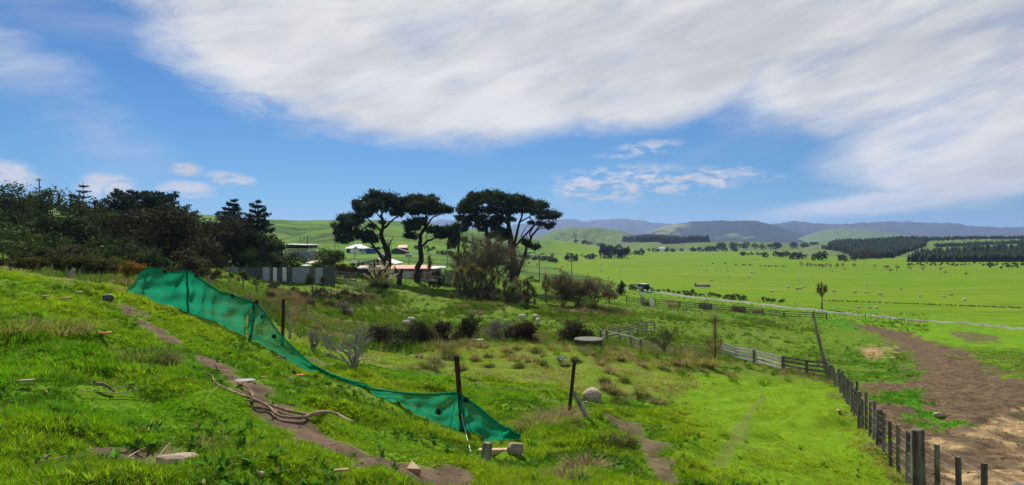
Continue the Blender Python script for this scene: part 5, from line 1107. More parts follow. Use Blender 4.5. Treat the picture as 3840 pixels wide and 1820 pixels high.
# ------------------------------------------------------------------ sheep
def sheep_mesh(name, pose, voxel):
    """one continuous body: woolly trunk, neck, head, ears, legs; grown together by a voxel remesh"""
    import bmesh
    mb = MB()
    def ell(c, r, n=10, m=14):
        V = []; 
        for i in range(n+1):
            a = math.pi*i/n
            for j in range(m):
                b = 2*math.pi*j/m; V.append((c[0]+r[0]*math.sin(a)*math.cos(b), c[1]+r[1]*math.sin(a)*math.sin(b), c[2]+r[2]*math.cos(a)))
        mb.add(V, [(i*m+j, (i+1)*m+j, (i+1)*m+(j+1) % m, i*m+(j+1) % m) for i in range(n) for j in range(m)])
    lie = pose == 'lie'; h = .30 if lie else .62
    ell((0, 0, h), (.52, .30, .30)); ell((-.28, 0, h+.02), (.32, .31, .31)); ell((.26, 0, h), (.30, .27, .29))
    if lie:
        mb.tube([(.40, 0, .36), (.60, 0, .32), (.70, 0, .26)], [.17, .11, .09], 10); mb.tube([(.66, 0, .26), (.78, 0, .18), (.86, 0, .12)], [.095, .075, .05], 10)
        for s in (-1, 1):
            mb.tube([(.66, s*.07, .28), (.62, s*.17, .28)], [.035, .012], 6); mb.tube([(.30, s*.2, .12), (.52, s*.2, .06), (.34, s*.22, .04)], [.06, .045, .04], 8); mb.tube([(-.3, s*.24, .16), (-.1, s*.30, .07), (-.35, s*.30, .04)], [.10, .06, .045], 8)
    else:
        mb.tube([(.44, 0, .66), (.62, 0, .46), (.70, 0, .30)], [.18, .11, .09], 10); mb.tube([(.67, 0, .34), (.75, 0, .20), (.80, 0, .10)], [.09, .07, .05], 10)
        for s in (-1, 1):
            mb.tube([(.66, s*.06, .36), (.60, s*.18, .38)], [.035, .012], 6)
            mb.tube([(.30, s*.15, .5), (.31, s*.15, .25), (.30, s*.15, .0)], [.08, .045, .04], 8); mb.tube([(-.34, s*.17, .52), (-.30, s*.17, .32), (-.38, s*.17, .22), (-.36, s*.17, .0)], [.11, .06, .045, .04], 8)
    mb.tube([(-.56, 0, h+.08), (-.62, 0, h-.16)], [.05, .03], 8)
    o = mb.build(name, None); rm = o.modifiers.new('r', 'REMESH'); rm.mode = 'VOXEL'; rm.voxel_size = voxel; rm.use_smooth_shade = True
    sm = o.modifiers.new('s', 'SMOOTH'); sm.iterations = 3; sm.factor = .5
    bpy.context.view_layer.update(); me = bpy.data.meshes.new_from_object(o.evaluated_get(bpy.context.evaluated_depsgraph_get())); bpy.data.objects.remove(o)
    co = np.empty(len(me.vertices)*3, np.float32); me.vertices.foreach_get('co', co); co = co.reshape(-1, 3); no = np.empty_like(co); me.vertices.foreach_get('normal', no.ravel() if False else (nn := np.empty(co.size, np.float32))); no = nn.reshape(-1, 3)
    wool = sstep(co[:, 2], .14 if lie else .34, .24 if lie else .42)*(1-sstep(co[:, 0], .50, .60))
    d = .035*fbm(co[:, 0]*14+co[:, 2]*9, co[:, 1]*14+co[:, 2]*11, 5, 2)+.02*fbm(co[:, 0]*40, co[:, 1]*40+co[:, 2]*40, 7, 1)
    co = co+no*(d*wool)[:, None]; me.vertices.foreach_set('co', np.ascontiguousarray(co, np.float32).ravel()); me.update(); return me
S_LIE, S_GRAZE, S_FAR = sheep_mesh('sheep_lying', 'lie', .022), sheep_mesh('sheep_grazing', 'graze', .03), sheep_mesh('sheep_far', 'graze', .07)
S_LIE.materials.append(M['wool']); S_GRAZE.materials.append(M['wool']); S_FAR.materials.append(M['woolfar']); S_GULLY = S_GRAZE.copy(); S_GULLY.materials.clear(); S_GULLY.materials.append(M['woolfar'])
def sheep(me, p, rz, label, group=None, s=1.0): o = link('sheep', me, None, None, p, rz); o.scale = (s, s, s); return tag(o, label, 'sheep', group)
sheep(S_LIE, at(2221, 1508), R(78), 'near sheep lying with its back to us right of the leaning strut', None, 1.0).scale = (.82, 1.08, .80)
for k, (U, V, rz, lab) in enumerate([(1543,1208,.4,'rear one of two sheep touching behind the tall weeping bush'),(1523,1222,2.8,'front one of two sheep touching behind the tall weeping bush'),(1308,1178,2.9,'sheep standing behind the dead grey shrub'),(2008,1195,2.0,'rear one of two sheep right of the dark red dome bush'),(2016,1212,4.5,'front one of two sheep right of the dark red dome bush'),(1958,1196,3.3,'sheep half hidden left of the pair by the dark red dome bush')]):
    sheep(S_GULLY, at(U, V+6, 48), rz, lab, 'sheep in the gully', .8)
FS = [(805,985),(705,985),(875,990),(770,835),(665,835),(460,825),(10,780),(910,852),(1530,872),(1605,858),(1735,912),(1300,868),(170,770),(130,792),(775,750),(1115,792),(110,706),(450,622),(100,800)]
fs = [(2950+x/2.598, 780+y/2.598+2) for x, y in FS]+[(2250+x/2.9075, 760+y/2.9075+2) for x, y in [(1212,858),(2040,930),(1875,982),(2185,945),(2225,925),(1620,820),(1655,770),(1400,808),(1100,692),(1075,732),(1160,742),(1260,742),(1270,715),(1310,732),(1375,708),(1700,718),(1810,718),(2160,848),(280,755),(220,752),(235,710),(15,748),(12,676),(1615,716),(1390,742)]]
rr = random.Random(3)
for k, (U, V) in enumerate(fs):
    sheep(S_FAR, at(U, V), rr.choice([0, 3.14])+rr.uniform(-.6, .6), 'small pale sheep grazing far out on the bright flat field', 'sheep on the flat field', rr.uniform(.75, .98))

# ------------------------------------------------------------------ parked car
def car(p, rz):
    rt = empty('parked_car', p, rz, 'black and white off-road car with light blue and yellow door decals', 'car')
    def sect(prof, y0, y1):
        n = len(prof); m_ = MB(); m_.add([(x, y, z) for y in (y0, y1) for x, z in prof], [tuple(range(n)), tuple(range(2*n-1, n-1, -1))]+[(i, n+i, n+(i+1) % n, (i+1) % n) for i in range(n)]); return m_
    body = [(-2.30,.45),(-2.32,.95),(-2.26,1.08),(-.95,1.14),(2.22,1.16),(2.30,1.05),(2.32,.50),(1.9,.42),(-1.9,.42)]
    bevel(sect(body, -.92, .92).build('body', 'paintk', rt), .06, 3)
    bevel(sect([(-.95,1.14),(-.30,1.72),(2.05,1.74),(2.24,1.16)], -.80, .80).build('cabin', 'paintk', rt), .05, 3)
    b_ = MB(); b_.box((.88, 0, 1.775), (2.36, 1.5, .07)); bevel(b_.build('roof', 'paintw', rt), .03)
    b_ = MB(); b_.box((-1.62, 0, 1.115), (1.28, 1.66, .06), 0, -.035); bevel(b_.build('bonnet', 'paintw', rt), .02)
    for s in (-1, 1):
        b_ = MB(); b_.add([(-.82, s*.835, 1.2), (-.36, s*.815, 1.62), (.52, s*.815, 1.64), (.55, s*.835, 1.2)], [(0, 1, 2, 3)]); b_.build('window', 'glass', rt)
        b_ = MB(); b_.add([(.64, s*.835, 1.2), (.62, s*.815, 1.64), (1.95, s*.815, 1.62), (2.08, s*.835, 1.2)], [(0, 1, 2, 3)]); b_.build('window', 'glass', rt)
        b_ = MB(); b_.beam((-.98, s*.80, 1.16), (-.34, s*.78, 1.72), .06, .07); b_.build('pillar', 'paintw', rt)
        b_ = MB(); b_.poly([(-.90, s*.925, .60), (1.45, s*.925, .56), (1.62, s*.925, .82), (1.70, s*.925, 1.06), (-.90, s*.925, 1.08)], (0, s*.012, 0)); dr = b_.build('door', 'paintw', rt)
        for nm, x0, x1, z0, z1_, mt in (('stripe', -.3, 1.66, .90, 1.03, 'decalb'), ('stripe', .3, 1.6, .80, .885, 'decalnavy'), ('stripe', -.85, .2, .72, .86, 'decalb')):
            b_ = MB(); b_.poly([(x0, s*.940, z0), (x1-.08, s*.940, z0), (x1, s*.940, z1_), (x0+.1, s*.940, z1_)], (0, s*.006, 0)); b_.build(nm, mt, dr)
        b_ = MB(); b_.poly([(.62, s*.948, .60), (1.30, s*.948, .57), (1.12, s*.948, .90), (.90, s*.948, .98), (.76, s*.948, .86)], (0, s*.006, 0)); b_.build('emblem', 'decaly', dr)
        b_ = MB(); b_.box((-.78, s*1.0, 1.22), (.2, .16, .16)); bevel(b_.build('mirror', 'paintw', rt), .03)
        for x in (-1.42, 1.45):
            b_ = MB(); b_.tube([(x, s*.70, .40), (x, s*.95, .40)], .40, 22); w_ = b_.build('wheel', 'tyre', rt); b_ = MB(); b_.tube([(x, s*.951, .40), (x, s*.965, .40)], .24, 14); b_.build('rim', 'rim', w_)
        b_ = MB(); b_.box((-2.33, s*.68, .88), (.05, .32, .18)); b_.build('headlight', 'paintw', rt)
    b_ = MB(); b_.tube([(2.33, .1, .95), (2.52, .1, .95)], .36, 20); b_.build('spare_wheel', 'tyre', rt)
    b_ = MB(); b_.box((-2.36, 0, .55), (.14, 1.8, .22)); bevel(b_.build('bumper', 'tyre', rt), .04)
p = at(2405, 1092); a, b = Vector(at(2350, 1082)), Vector(at(2470, 1098)); car((p.x, p.y, p.z+.12), math.atan2(b.y-a.y, b.x-a.x))

# ------------------------------------------------------------------ buildings
def corr(mb, a, b, c, d, n=40, amp=.018, th=.02):
    """corrugated sheet on the quad a-b-c-d (a-b is the eave, ribs run from a-b to d-c)"""
    a, b, c, d = map(Vector, (a, b, c, d)); nr = (b-a).cross(d-a).normalized(); V = []
    for i in range(n+1):
        t = i/n; o = nr*(amp*(1 if i % 2 else -1)); V += [a+(b-a)*t+o, d+(c-d)*t+o]
    mb.add(V, [(2*i, 2*i+2, 2*i+3, 2*i+1) for i in range(n)]); mb.add([v-nr*th*2 for v in V], [(2*i, 2*i+1, 2*i+3, 2*i+2) for i in range(n)])
    return mb
def win(rt, x, z, w, h, y, frame='white', sash=2, mat='glass'):
    """window on the -y wall: pane, frame bars and sill"""
    mb = MB(); mb.box((x, y-.012, z), (w, .02, h)); o = mb.build('window', mat, rt); fr = MB()
    for s in (-1, 1): fr.box((x+s*(w/2+.04), y-.03, z), (.08, .06, h+.16)); fr.box((x, y-.028, z+s*(h/2+.04)), (w, .056, .08))
    for k in range(1, sash): fr.box((x-w/2+w*k/sash, y-.032, z), (.05, .03, h))
    fr.build('frame', frame, o); s_ = MB(); s_.box((x, y-.06, z-h/2-.1), (w+.25, .11, .05)); s_.build('sill', frame, o)
def boards(rt, x0, x1, z0, z1_, y, mat, step=.2, name='weatherboard', wall=None):
    n = max(1, int((z1_-z0)/step)); h = (z1_-z0)/n
    for k in range(n):
        mb = MB(); mb.box(((x0+x1)/2, y-.012, z0+h*(k+.5)), (x1-x0, .022, h*.94), 0, 0, .05); mb.build(name, mat, rt)
# white house with a wide low gable, behind the leftmost pine
d = 136; p = atd(1398, d); W = 154*d/F; H = (p.z*-1); zE, zA = (910-990)/F*d-p.z, (910-971)/F*d-p.z
rt = empty('white_house', p, 0, 'white low-gabled house behind the pampas clump', 'house')
mb = MB(); n5 = [(-W/2, 0, -1), (W/2, 0, -1), (W/2, 0, zE), (W*.12, 0, zA), (-W/2, 0, zE)]; mb.add(n5+[(x, 9, z) for x, y, z in n5], [(0, 1, 2, 3, 4), (9, 8, 7, 6, 5), (0, 5, 6, 1), (1, 6, 7, 2), (2, 7, 8, 3), (3, 8, 9, 4), (4, 9, 5, 0)]); wl = mb.build('wall', 'white', rt)
boards(rt, -W/2+.05, W/2-.05, .1, zE-.02, 0, 'white', .24, wall=wl)
mb = MB(); corr(mb, (-W/2-.4, 10, zE-.02), (-W/2-.4, -.5, zE-.02), (W*.12, -.5, zA+.08), (W*.12, 10, zA+.08), 44); mb.build('roof', 'roofw', rt); mb = MB(); corr(mb, (W*.12, 10, zA+.083), (W*.12, -.5, zA+.083), (W/2+.4, -.5, zE), (W/2+.4, 10, zE), 44); mb.build('roof', 'roofw', rt)
mb = MB(); mb.beam((-W/2-.4, -.53, zE-.08), (W*.12, -.53, zA+.02), .04, .2); mb.beam((W*.12, -.53, zA+.02), (W/2+.4, -.53, zE-.06), .04, .2); mb.build('barge_board', 'white', rt)
win(rt, -W/2+1.35, 1.35, .42, 1.1, -.02, sash=1); win(rt, -W/2+2.1, 1.35, .42, 1.1, -.02, sash=1)
mb = MB(); mb.box((W*.16, -.02, 1.35), (2.3, .04, 1.5)); mb.build('porch_shade_panel', 'glass', rt)  # dark panel on the wall, stands in for the shade inside the porch
mb = MB(); mb.tube([(-W/2+.15, 1.5, zE), (-W/2+.15, 1.5, zE+2.3)], .12, 10); ch = mb.build('chimney', 'wire', rt); mb = MB(); mb.tube([(-W/2+.15, 1.5, zE+2.3), (-W/2+.15, 1.5, zE+2.42)], [.2, .14], 10); mb.build('cowl', 'wire', ch)
mb = MB(); mb.box((-W/2-.35, 3.0, zE+.35), (.7, .7, .55)); bevel(mb.build('roof_tank', 'white', rt), .05)
# dark lean-to shed with a pinkish iron roof
d = 117; p = atd(1385, d); rt = empty('timber_shed', p, 0, 'dark lean-to shed with pinkish iron roof below the white house', 'shed'); w = 4.2; zt = (910-1010)/F*d-p.z
mb = MB(); mb.box((0, 1.4, zt/2-.25), (w, 2.8, zt+.5)); mb.build('wall', 'shedwall', rt)
for k in range(14): mb = MB(); mb.box((-w/2+.15+k*.3, -.012, zt/2), (.27, .024, zt-.1)); mb.build('board', 'shedwall', rt)
mb = MB(); mb.box((.55, -.05, .95), (1.3, .05, 1.9)); mb.build('doorway', 'roofd', rt)
mb = MB(); corr(mb, (-w/2-.25, -.35, zt+.02), (w/2+.25, -.35, zt+.02), (w/2+.25, 3.2, zt+.55), (-w/2-.25, 3.2, zt+.55), 34); mb.build('roof', 'roofp', rt)
# container shed with rust-red doors, red roof
d = 123; p = atd(1562, d); rt = empty('container_shed', p, .06, 'rust-stained white container shed with faded red iron roof', 'shed'); w = 182*d/F; zt = (910-1008)/F*d-p.z
mb = MB(); mb.box((0, 1.3, zt/2-.2), (w, 2.5, zt+.4)); mb.build('wall', 'cont', rt)
nP = 11
for k in range(nP):
    x = -w/2+(k+.5)*w/nP; mt = 'contred' if k == 6 else 'cont'; mb = MB(); mb.box((x, .03, zt/2), (w/nP-.04, .06, zt-.16)); mb.build('panel', mt, rt)
for z in (.12, zt-.42): mb = MB(); mb.box((.4, -.03, z), (w*.62, .05, .14)); mb.build('door_band', 'contred', rt)
for x in (-.6, 1.15, 2.9): mb = MB(); mb.box((x, -.045, zt*.5), (.12, .05, zt*.82)); mb.build('door_bar', 'contred', rt)
mb = MB(); mb.box((2.75, -.04, zt*.42), (1.9, .04, .5)); mb.build('rust_patch', 'contred', rt)
mb = MB(); mb.box((0, -.05, zt-.09), (w+.1, .08, .18)); mb.build('top_rail', 'cont', rt)
rng = random.Random(2)
for x0, z0, hh in ((1.2, zt-.62, .2), (-.15, 1.1, .42)):      # faded, unreadable lettering strokes
    for k in range(5):
        mb = MB(); mb.box((x0+k*.28, -.035, z0), (.05, .012, hh), 0, rng.uniform(-.15, .15)); mb.box((x0+k*.28+.07, -.035, z0+rng.choice([-1, 0, 1])*hh*.4), (.14, .012, .05)); mb.build('lettering', 'shedwall', rt)
mb = MB(); corr(mb, (-w/2-.6, -.5, zt+.04), (w*.30, -.5, zt+.04), (w*.25, 4.2, zt+.55), (-w/2-.3, 4.2, zt+.55), 60); mb.build('roof', 'roofr', rt)
mb = MB(); corr(mb, (w*.30+.02, -.4, zt+.03), (w/2+.8, -.4, zt+.03), (w/2+.6, 3.4, zt+.32), (w*.27, 3.4, zt+.32), 26); mb.build('roof', 'roofw', rt)
# stump in front of the container
d = 112; p = atd(1496, d); rt = empty('tree_stump', p, 0, 'tall broken forked stump in front of the container shed', 'stump'); s = d/F
mb = MB(); mb.tube([(0, 0, -.2), (.1, 0, .9), (.12, 0, 1.6)], [.5, .42, .42], 10); mb.tube([(.1, 0, 1.3), (-.35, .1, 2.1), (-.75, .1, 2.75)], [.34, .33, .26], 9); mb.tube([(.14, 0, 1.3), (.42, 0, 2.0), (.55, 0, 2.7)], [.32, .28, .2], 9); mb.build('trunk', 'bark', rt, smooth=True)
# black-roofed house at the wood end
d = 132; p = atd(1112, d); rt = empty('black_roofed_house', p, 0, 'house with black flat roof and white wall behind dark trees', 'house')
zf = lambda V: (910-V)/F*d-p.z; xx = lambda U: (U-1112)/F*d
mb = MB(); mb.box((xx(1105), 4, (zf(935)-.5)/2), (4.4, 6, zf(935)+.5)); mb.build('wall', 'white', rt)
boards(rt, xx(1105)-2.2, xx(1105)+2.2, .2, zf(937), 1.0, 'white', .26)
mb = MB(); mb.box((xx(1110), 4, zf(926)), (4.3, 7, .7)); mb.build('upper_wall', 'roofd', rt)
mb = MB(); mb.box((xx(1108), 3.6, zf(918)), (5.4, 8.6, .14), 0, .03); bevel(mb.build('roof', 'roofw', rt), .02)
mb = MB(); mb.box((xx(1149), .3, zf(958)), (2.1, 1.6, 1.25)); mb.build('balcony', 'iron_g', rt)
for k in range(14): mb = MB(); mb.box((xx(1149)-1.0+k*.154, -.53, zf(958)), (.11, .05, 1.2)); mb.build('balustrade_slat', 'iron_g', rt)
for s in (-.9, .9): mb = MB(); mb.box((xx(1149)+s, 0, zf(985)), (.14, .14, 1.7)); mb.build('post', 'timberdark', rt)
mb = MB(); mb.box((xx(1165), 5, zf(955)), (4, 4, 1.2)); mb.build('annex', 'rooft', rt)
# carport with tan roof, white-topped tank
d = 112; p = atd(1182, d); rt = empty('carport', p, 0, 'open carport with tan roof beside the white-topped tank', 'carport'); zt = (910-984)/F*d-p.z
mb = MB(); corr(mb, (-1.5, -1, zt-.1), (1.5, -1, zt-.1), (1.4, 2.5, zt+.3), (-.9, 2.5, zt+.3), 24); mb.build('roof', 'rooft', rt)
for x, y in ((-1.4, -.8), (1.4, -.8), (-1.2, 2.3), (1.3, 2.3)): mb = MB(); mb.box((x, y, zt/2-.1), (.12, .12, zt)); mb.build('post', 'timber', rt)
mb = MB(); mb.box((.2, 2.2, zt/2-.2), (2.6, .1, zt-.2)); mb.build('back_wall', 'shedwall', rt)
d = 100; p = atd(1147, d); rt = empty('garden_tank', p, 0, 'low round dark tank with white domed cover behind the iron fence', 'tank'); zt = (910-995)/F*d-p.z
mb = MB(); mb.tube([(0, 0, -.1), (0, 0, zt-.15)], .72, 18); mb.build('wall', 'roofd', rt); mb = MB(); mb.tube([(0, 0, zt-.15), (0, 0, zt), (0, 0, zt+.07)], [.80, .62, .15], 18); mb.build('cover', 'white', rt, smooth=True)
# corrugated iron fence: sheet by sheet
IF = empty('iron_fence', atd(1000, 93), 0, 'patchwork corrugated iron fence below the dark wood', 'fence')
edges = [828,862,893,925,958,985,1011,1024,1038,1059,1074,1096,1126,1160,1182,1210,1235,1257]; kinds = 'ggdddgdwdwdgddgddd'
kinds = ['iron_g','iron_g','iron_d','iron_d','iron_g','iron_g','iron_d','iron_w','iron_d','iron_w','iron_d','iron_g','iron_g','iron_d','iron_g','iron_d','iron_d']
kinds[4] = 'iron_d'; kinds[5] = 'iron_g'
for k in range(len(edges)-1):
    a, b = atd(edges[k], 93+.01*(k % 2)), atd(edges[k+1], 93+.01*(k % 2)); h = 1.88+.05*math.sin(k*2.1)
    zt = (910-1003)/F*93+.04*math.sin(k*1.7); mb = MB(); corr(mb, (a.x+.01, a.y-.03*(k % 2), a.z-.05), (b.x-.01, b.y-.03*(k % 2), b.z-.05), (b.x-.01, b.y-.03*(k % 2), zt), (a.x+.01, a.y-.03*(k % 2), zt), 12, .02); fpart(mb, 'iron_sheet', kinds[k], IF)
for U in edges[::3]: a = atd(U, 93.15); mb = MB(); mb.box((a.x, a.y, a.z+.9), (.1, .1, 2.0)); fpart(mb, 'post', 'timberdark', IF)
# dark rails and pipe gate between iron fence and shed
DF = empty('yard_fence', atd(1300, 98), 0, 'dark rail fence between the iron fence and the lean-to shed', 'fence')
rails(DF, ground_pts([(1258,96),(1295,97),(1335,98)]), (.4, .8, 1.2, 1.55), .22, .04, 'timberdark', 'timberdark', 1.7, .07)
pipe_gate('grey pipe gate below the lean-to shed', 1288, 1376, 92, 92, 1.1)
YB = empty('yard_boards', atd(1690, 122), 0, 'grey board yard right of the round dark green bush', 'fence')
rails(YB, ground_pts([(1664,121),(1685,121),(1708,121)]), (.3, .7, 1.1, 1.5), .2, .05, 'timber', 'timber', 1.8, .1)
for k in range(7): p = atd(1668+k*5, 126); mb = MB(); mb.box(p+Vector((0, 0, 1.5)), (.2, .05, 2.4)); fpart(mb, 'paling', 'timber', YB)
# house on the hill foot, with blue shed, barn and red-roofed hut
def hip_house(p, w, dp, h, hr, wall, roof, name, label, rz=0, hip=.45):
    rt = empty(name, p, rz, label, 'house'); mb = MB(); mb.box((0, dp/2, h/2-.5), (w, dp, h+1)); mb.build('wall', wall, rt); e = .45; r = w*hip/2
    mb = MB(); mb.add([(-w/2-e, -e, h), (w/2+e, -e, h), (w/2+e, dp+e, h), (-w/2-e, dp+e, h), (-w/2+r, dp/2, h+hr), (w/2-r, dp/2, h+hr)], [(0, 1, 5, 4), (1, 2, 5), (2, 3, 4, 5), (3, 0, 4), (3, 2, 1, 0)]); mb.build('roof', roof, rt); return rt
d = 290; p = atd(1337, d); s = d/F; rt = hip_house(p, 76*s, 7, (910-931)/F*d-p.z, 13*s, 'white', 'roofb', 'hill_house', 'small white house with blue-grey hipped roof at the hill foot', 0, .7)
hz = (910-931)/F*d-p.z
mb = MB(); mb.box((-30*s, -.03, hz*.52), (14*s, .06, hz*.7)); mb.build('porch_shade_panel', 'glass', rt)  # flat dark panel painted as the shaded porch interior
for x in (15, 30): win(rt, x*s, hz*.6, 1.0, 1.2, -.03)
mb = MB(); mb.box((24*s, -.05, hz*.42), (1.0, .08, hz*.8)); mb.build('door', 'roofb', rt)
mb = MB(); mb.add([(-12*s, -1.2, hz), (8*s, -1.2, hz), (-2*s, -1.2, hz+8*s), (-12*s, 3, hz+.3), (8*s, 3, hz+.3), (-2*s, 3, hz+8*s)], [(0, 1, 2), (0, 2, 5, 3), (1, 4, 5, 2)]); mb.build('front_gable', 'roofb', rt)
p = atd(1388, d); rt = empty('blue_shed', p, 0, 'bright blue shed beside the small white hill house', 'shed'); z = (910-934)/F*d-p.z
mb = MB(); mb.box((0, 2, z/2-.4), (33*s, 4, z+.8)); mb.build('wall', 'blue', rt); mb = MB(); mb.box((0, 2, z+.06), (34*s, 4.4, .1), 0, .03); mb.build('roof', 'roofd', rt)
for k in range(8): mb = MB(); mb.box((-14*s+k*4*s, -.03, z/2), (3.4*s, .06, z-.1)); mb.build('sheet', 'blue', rt)
d = 285; p = atd(1497, d); s = d/F; rt = empty('dark_barn', p, 0, 'long dark barn below the red-roofed hut', 'barn'); z = (910-938)/F*d-p.z
mb = MB(); n5 = [(-30*s, 0, -1), (30*s, 0, -1), (30*s, 0, z*.55), (-12*s, 0, z+.8), (-30*s, 0, z*.9)]; mb.add(n5+[(x, 6, q) for x, y, q in n5], [(0, 1, 2, 3, 4), (9, 8, 7, 6, 5), (1, 6, 7, 2), (4, 9, 5, 0)]); mb.build('wall', 'roofd', rt)
mb = MB(); mb.add([(-32*s, -.3, z*.9), (-12*s, -.3, z+.9), (-12*s, 6.3, z+.9), (-32*s, 6.3, z*.9)], [(0, 1, 2, 3)]); mb.build('roof', 'roofb', rt); mb = MB(); mb.add([(-12*s, -.3, z+.9), (32*s, -.3, z*.55), (32*s, 6.3, z*.55), (-12*s, 6.3, z+.9)], [(0, 1, 2, 3)]); mb.build('roof', 'roofd', rt)
for k in range(6): mb = MB(); mb.box((-20*s+k*8*s, -.04, z*.3), (6*s, .06, z*.5)); mb.build('bay_door', 'shedwall', rt)
d = 300; p = atd(1509, d); rt = empty('red_roofed_hut', p, 0, 'hut with red gable roof behind the long dark barn', 'hut'); z = (910-929)/F*d-p.z; s = d/F
mb = MB(); mb.box((0, 2, z/2), (34*s, 4, z)); mb.build('wall', 'contred', rt); mb = MB(); mb.add([(-19*s, -.3, z), (19*s, -.3, z), (16*s, 2, z+10*s), (-15*s, 2, z+10*s), (19*s, 4.3, z), (-19*s, 4.3, z)], [(0, 1, 2, 3), (3, 2, 4, 5), (0, 3, 5), (1, 4, 2)]); mb.build('roof', 'roofr', rt)
def simple_vehicle(U, V, d, w, h, label):
    p = atd(U, d); rt = empty('parked_van', p, 0, label, 'van'); mb = MB(); mb.box((0, 0, h*.55), (w, 1.8, h*.75)); bevel(mb.build('body', 'white', rt), .15, 3); mb = MB(); mb.box((-w*.1, -.91, h*.72), (w*.6, .03, h*.22)); mb.build('window', 'glass', rt)
    for x in (-w*.3, w*.3): mb = MB(); mb.tube([(x, -.95, .32), (x, -.7, .32)], .32, 14); mb.build('wheel', 'tyre', rt)
simple_vehicle(1432, 950, 262, 2.4, 1.4, 'white vehicle parked right of the blue shed'); simple_vehicle(1533, 952, 262, 2.6, 1.2, 'white vehicle parked right of the long dark barn')
for (U, V, d, w, lab) in ((2486,940,1020,8.5,'tiny white gabled farmhouse at the far edge of the flat field'),(2655,931,1500,6,'tiny pale shed among the far trees'),(2906,927,1550,9,'tiny long white roof among far trees, right')):
    p = atd(U, d); p.z = (910-V)/F*d; hip_house(p, w, 7, 3.2, 2.4, 'white', 'roofw', 'farmhouse', lab, .2, .1)
# power poles
def pole(U, Vt, d, label, arm=1.2, mat='timber', r=.13, arms=1, Vb=None):
    p = atd(U, d); h = (910-Vt)/F*d-p.z; rt = empty('power_pole', p, 0, label, 'pole'); mb = MB(); mb.tube([(0, 0, -.3), (0, 0, h)], [r, r*.75], 8); mb.build('mast', mat, rt)
    for k in range(arms):
        mb = MB(); mb.box((0, -.1, h-.3-.7*k), (arm*2, .1, .12)); a = mb.build('crossarm', mat, rt)
        for s in (-.9, -.3, .3, .9): mb = MB(); mb.tube([(s*arm, -.1, h-.24-.7*k), (s*arm, -.1, h-.06-.7*k)], [.05, .03], 6); mb.build('insulator', 'white', a)
    return rt
pole(1153,885,135,'dark power pole beside the black-roofed house',.9,'timberdark',.12); pole(1256,902,190,'dark power pole left of the small hill house',.0001,'timberdark',.12)
pole(1467,910,230,'pale power pole right of the leaning pine trunk',1.5,'conc',.14); pole(1677,925,200,'pale concrete pole between the pines and the bare willow',.0001,'conc',.15); pole(1534,955,180,'thin dark pole in the green strip between the pines',.0001,'timberdark',.1)
pole(2023,957,195,'power pole with crossarm right of the slim pine',1.2,'timber',.17); pole(2144,968,200,'pale pole without wires at the edge of the bright field',.35,'conc',.18); pole(147,668,94,'tall dark pole on the skyline of the left wood',.35,'timberdark',.10)
pole(1125,880,260,'faint pale pole on the hillside above the black-roofed house',.5,'conc',.12); pole(1068,908,180,'short pole behind the dark wood end',.0001,'timber',.12); pole(1270,905,300,'faint pale pole left of the hill house, farther off',.4,'conc',.12)

# ------------------------------------------------------------------ far trees, plantations, field bushes
def cone_trees(pts, hs, rng, sides=5, tiers=2, fat=.30):
    Vs, Fs, o = [], [], 0
    for (p, h) in zip(pts, hs):
        a0 = rng.random()*6.28
        for t in range(tiers):
            z0 = h*(.05+.4*t); r = h*fat*(1-.38*t)*rng.uniform(.8, 1.2); a = a0+np.arange(sides)*6.283/sides
            ring = np.stack([np.cos(a)*r, np.sin(a)*r, np.full(sides, z0)], 1)*rng.uniform(.75, 1.25, (sides, 1)); ring[:, 2] = z0
            V = np.vstack([ring, [[rng.normal()*.03*h, 0, h*(.62+.38*t)]]])+p; Vs.append(V); Fs.append(np.stack([np.arange(sides), (np.arange(sides)+1) % sides, np.full(sides, sides)], 1)+o); o += sides+1
    return np.concatenate(Vs), np.concatenate(Fs)
from mathutils.bvhtree import BVHTree
def surface(names):
    out = []
    for n in names:
        o = bpy.data.objects[n]; me = o.data; out.append(BVHTree.FromPolygons([v.co for v in me.vertices], [p.vertices[:] for p in me.polygons]))
    def z(x, y, ground=True):
        best = None
        for b in out:
            h = b.ray_cast(Vector((x, y, 2000)), Vector((0, 0, -1)))
            if h[0] is not None and (best is None or h[0].z > best): best = h[0].z
        if best is not None: return best
        return Z1(x, y) if ground else -14.0
    return z
SURF = surface(['planted_spur', 'planted_terrace', 'low_hill', 'rolling_hill'])
def poly_px(pts, U, V):
    c = False; n = len(pts)
    for i in range(n):
        (x1, y1), (x2, y2) = pts[i], pts[(i+1) % n]
        if (y1 > V) != (y2 > V) and U < (x2-x1)*(V-y1)/(y2-y1)+x1: c = not c
    return c
def hitsurf(U, V, d0, d1):
    """walk a sight line until it meets the hill surfaces"""
    prev = None
    for d in np.geomspace(d0, d1, 60):
        x = (U-1920)/F*d; z = (910-V)/F*d
        g = SURF(x, d, False)
        if z <= g: return Vector((x, d, g))
    return None
def plantation(name, label, poly, n, h, d0, d1, seed, fat=.3, mat='far_pine', sides=5):
    rng = np.random.default_rng(seed); us = [p[0] for p in poly]; vs = [p[1] for p in poly]; pts = []
    tries = 0
    while len(pts) < n and tries < n*6:
        tries += 1; U, V = rng.uniform(min(us), max(us)), rng.uniform(min(vs), max(vs))
        if not poly_px(poly, U, V): continue
        p = hitsurf(U, V, d0, d1)
        if p is not None: pts.append(np.array(p)-[0, 0, .5])
    if not pts: return
    hs = rng.uniform(.45, 1.35, len(pts))*h; V, Fq = cone_trees(pts, hs, rng, sides, 2, fat)
    tag(link(name, mesh_np(name, V, Fq), mat), label, 'wood', kind='stuff')
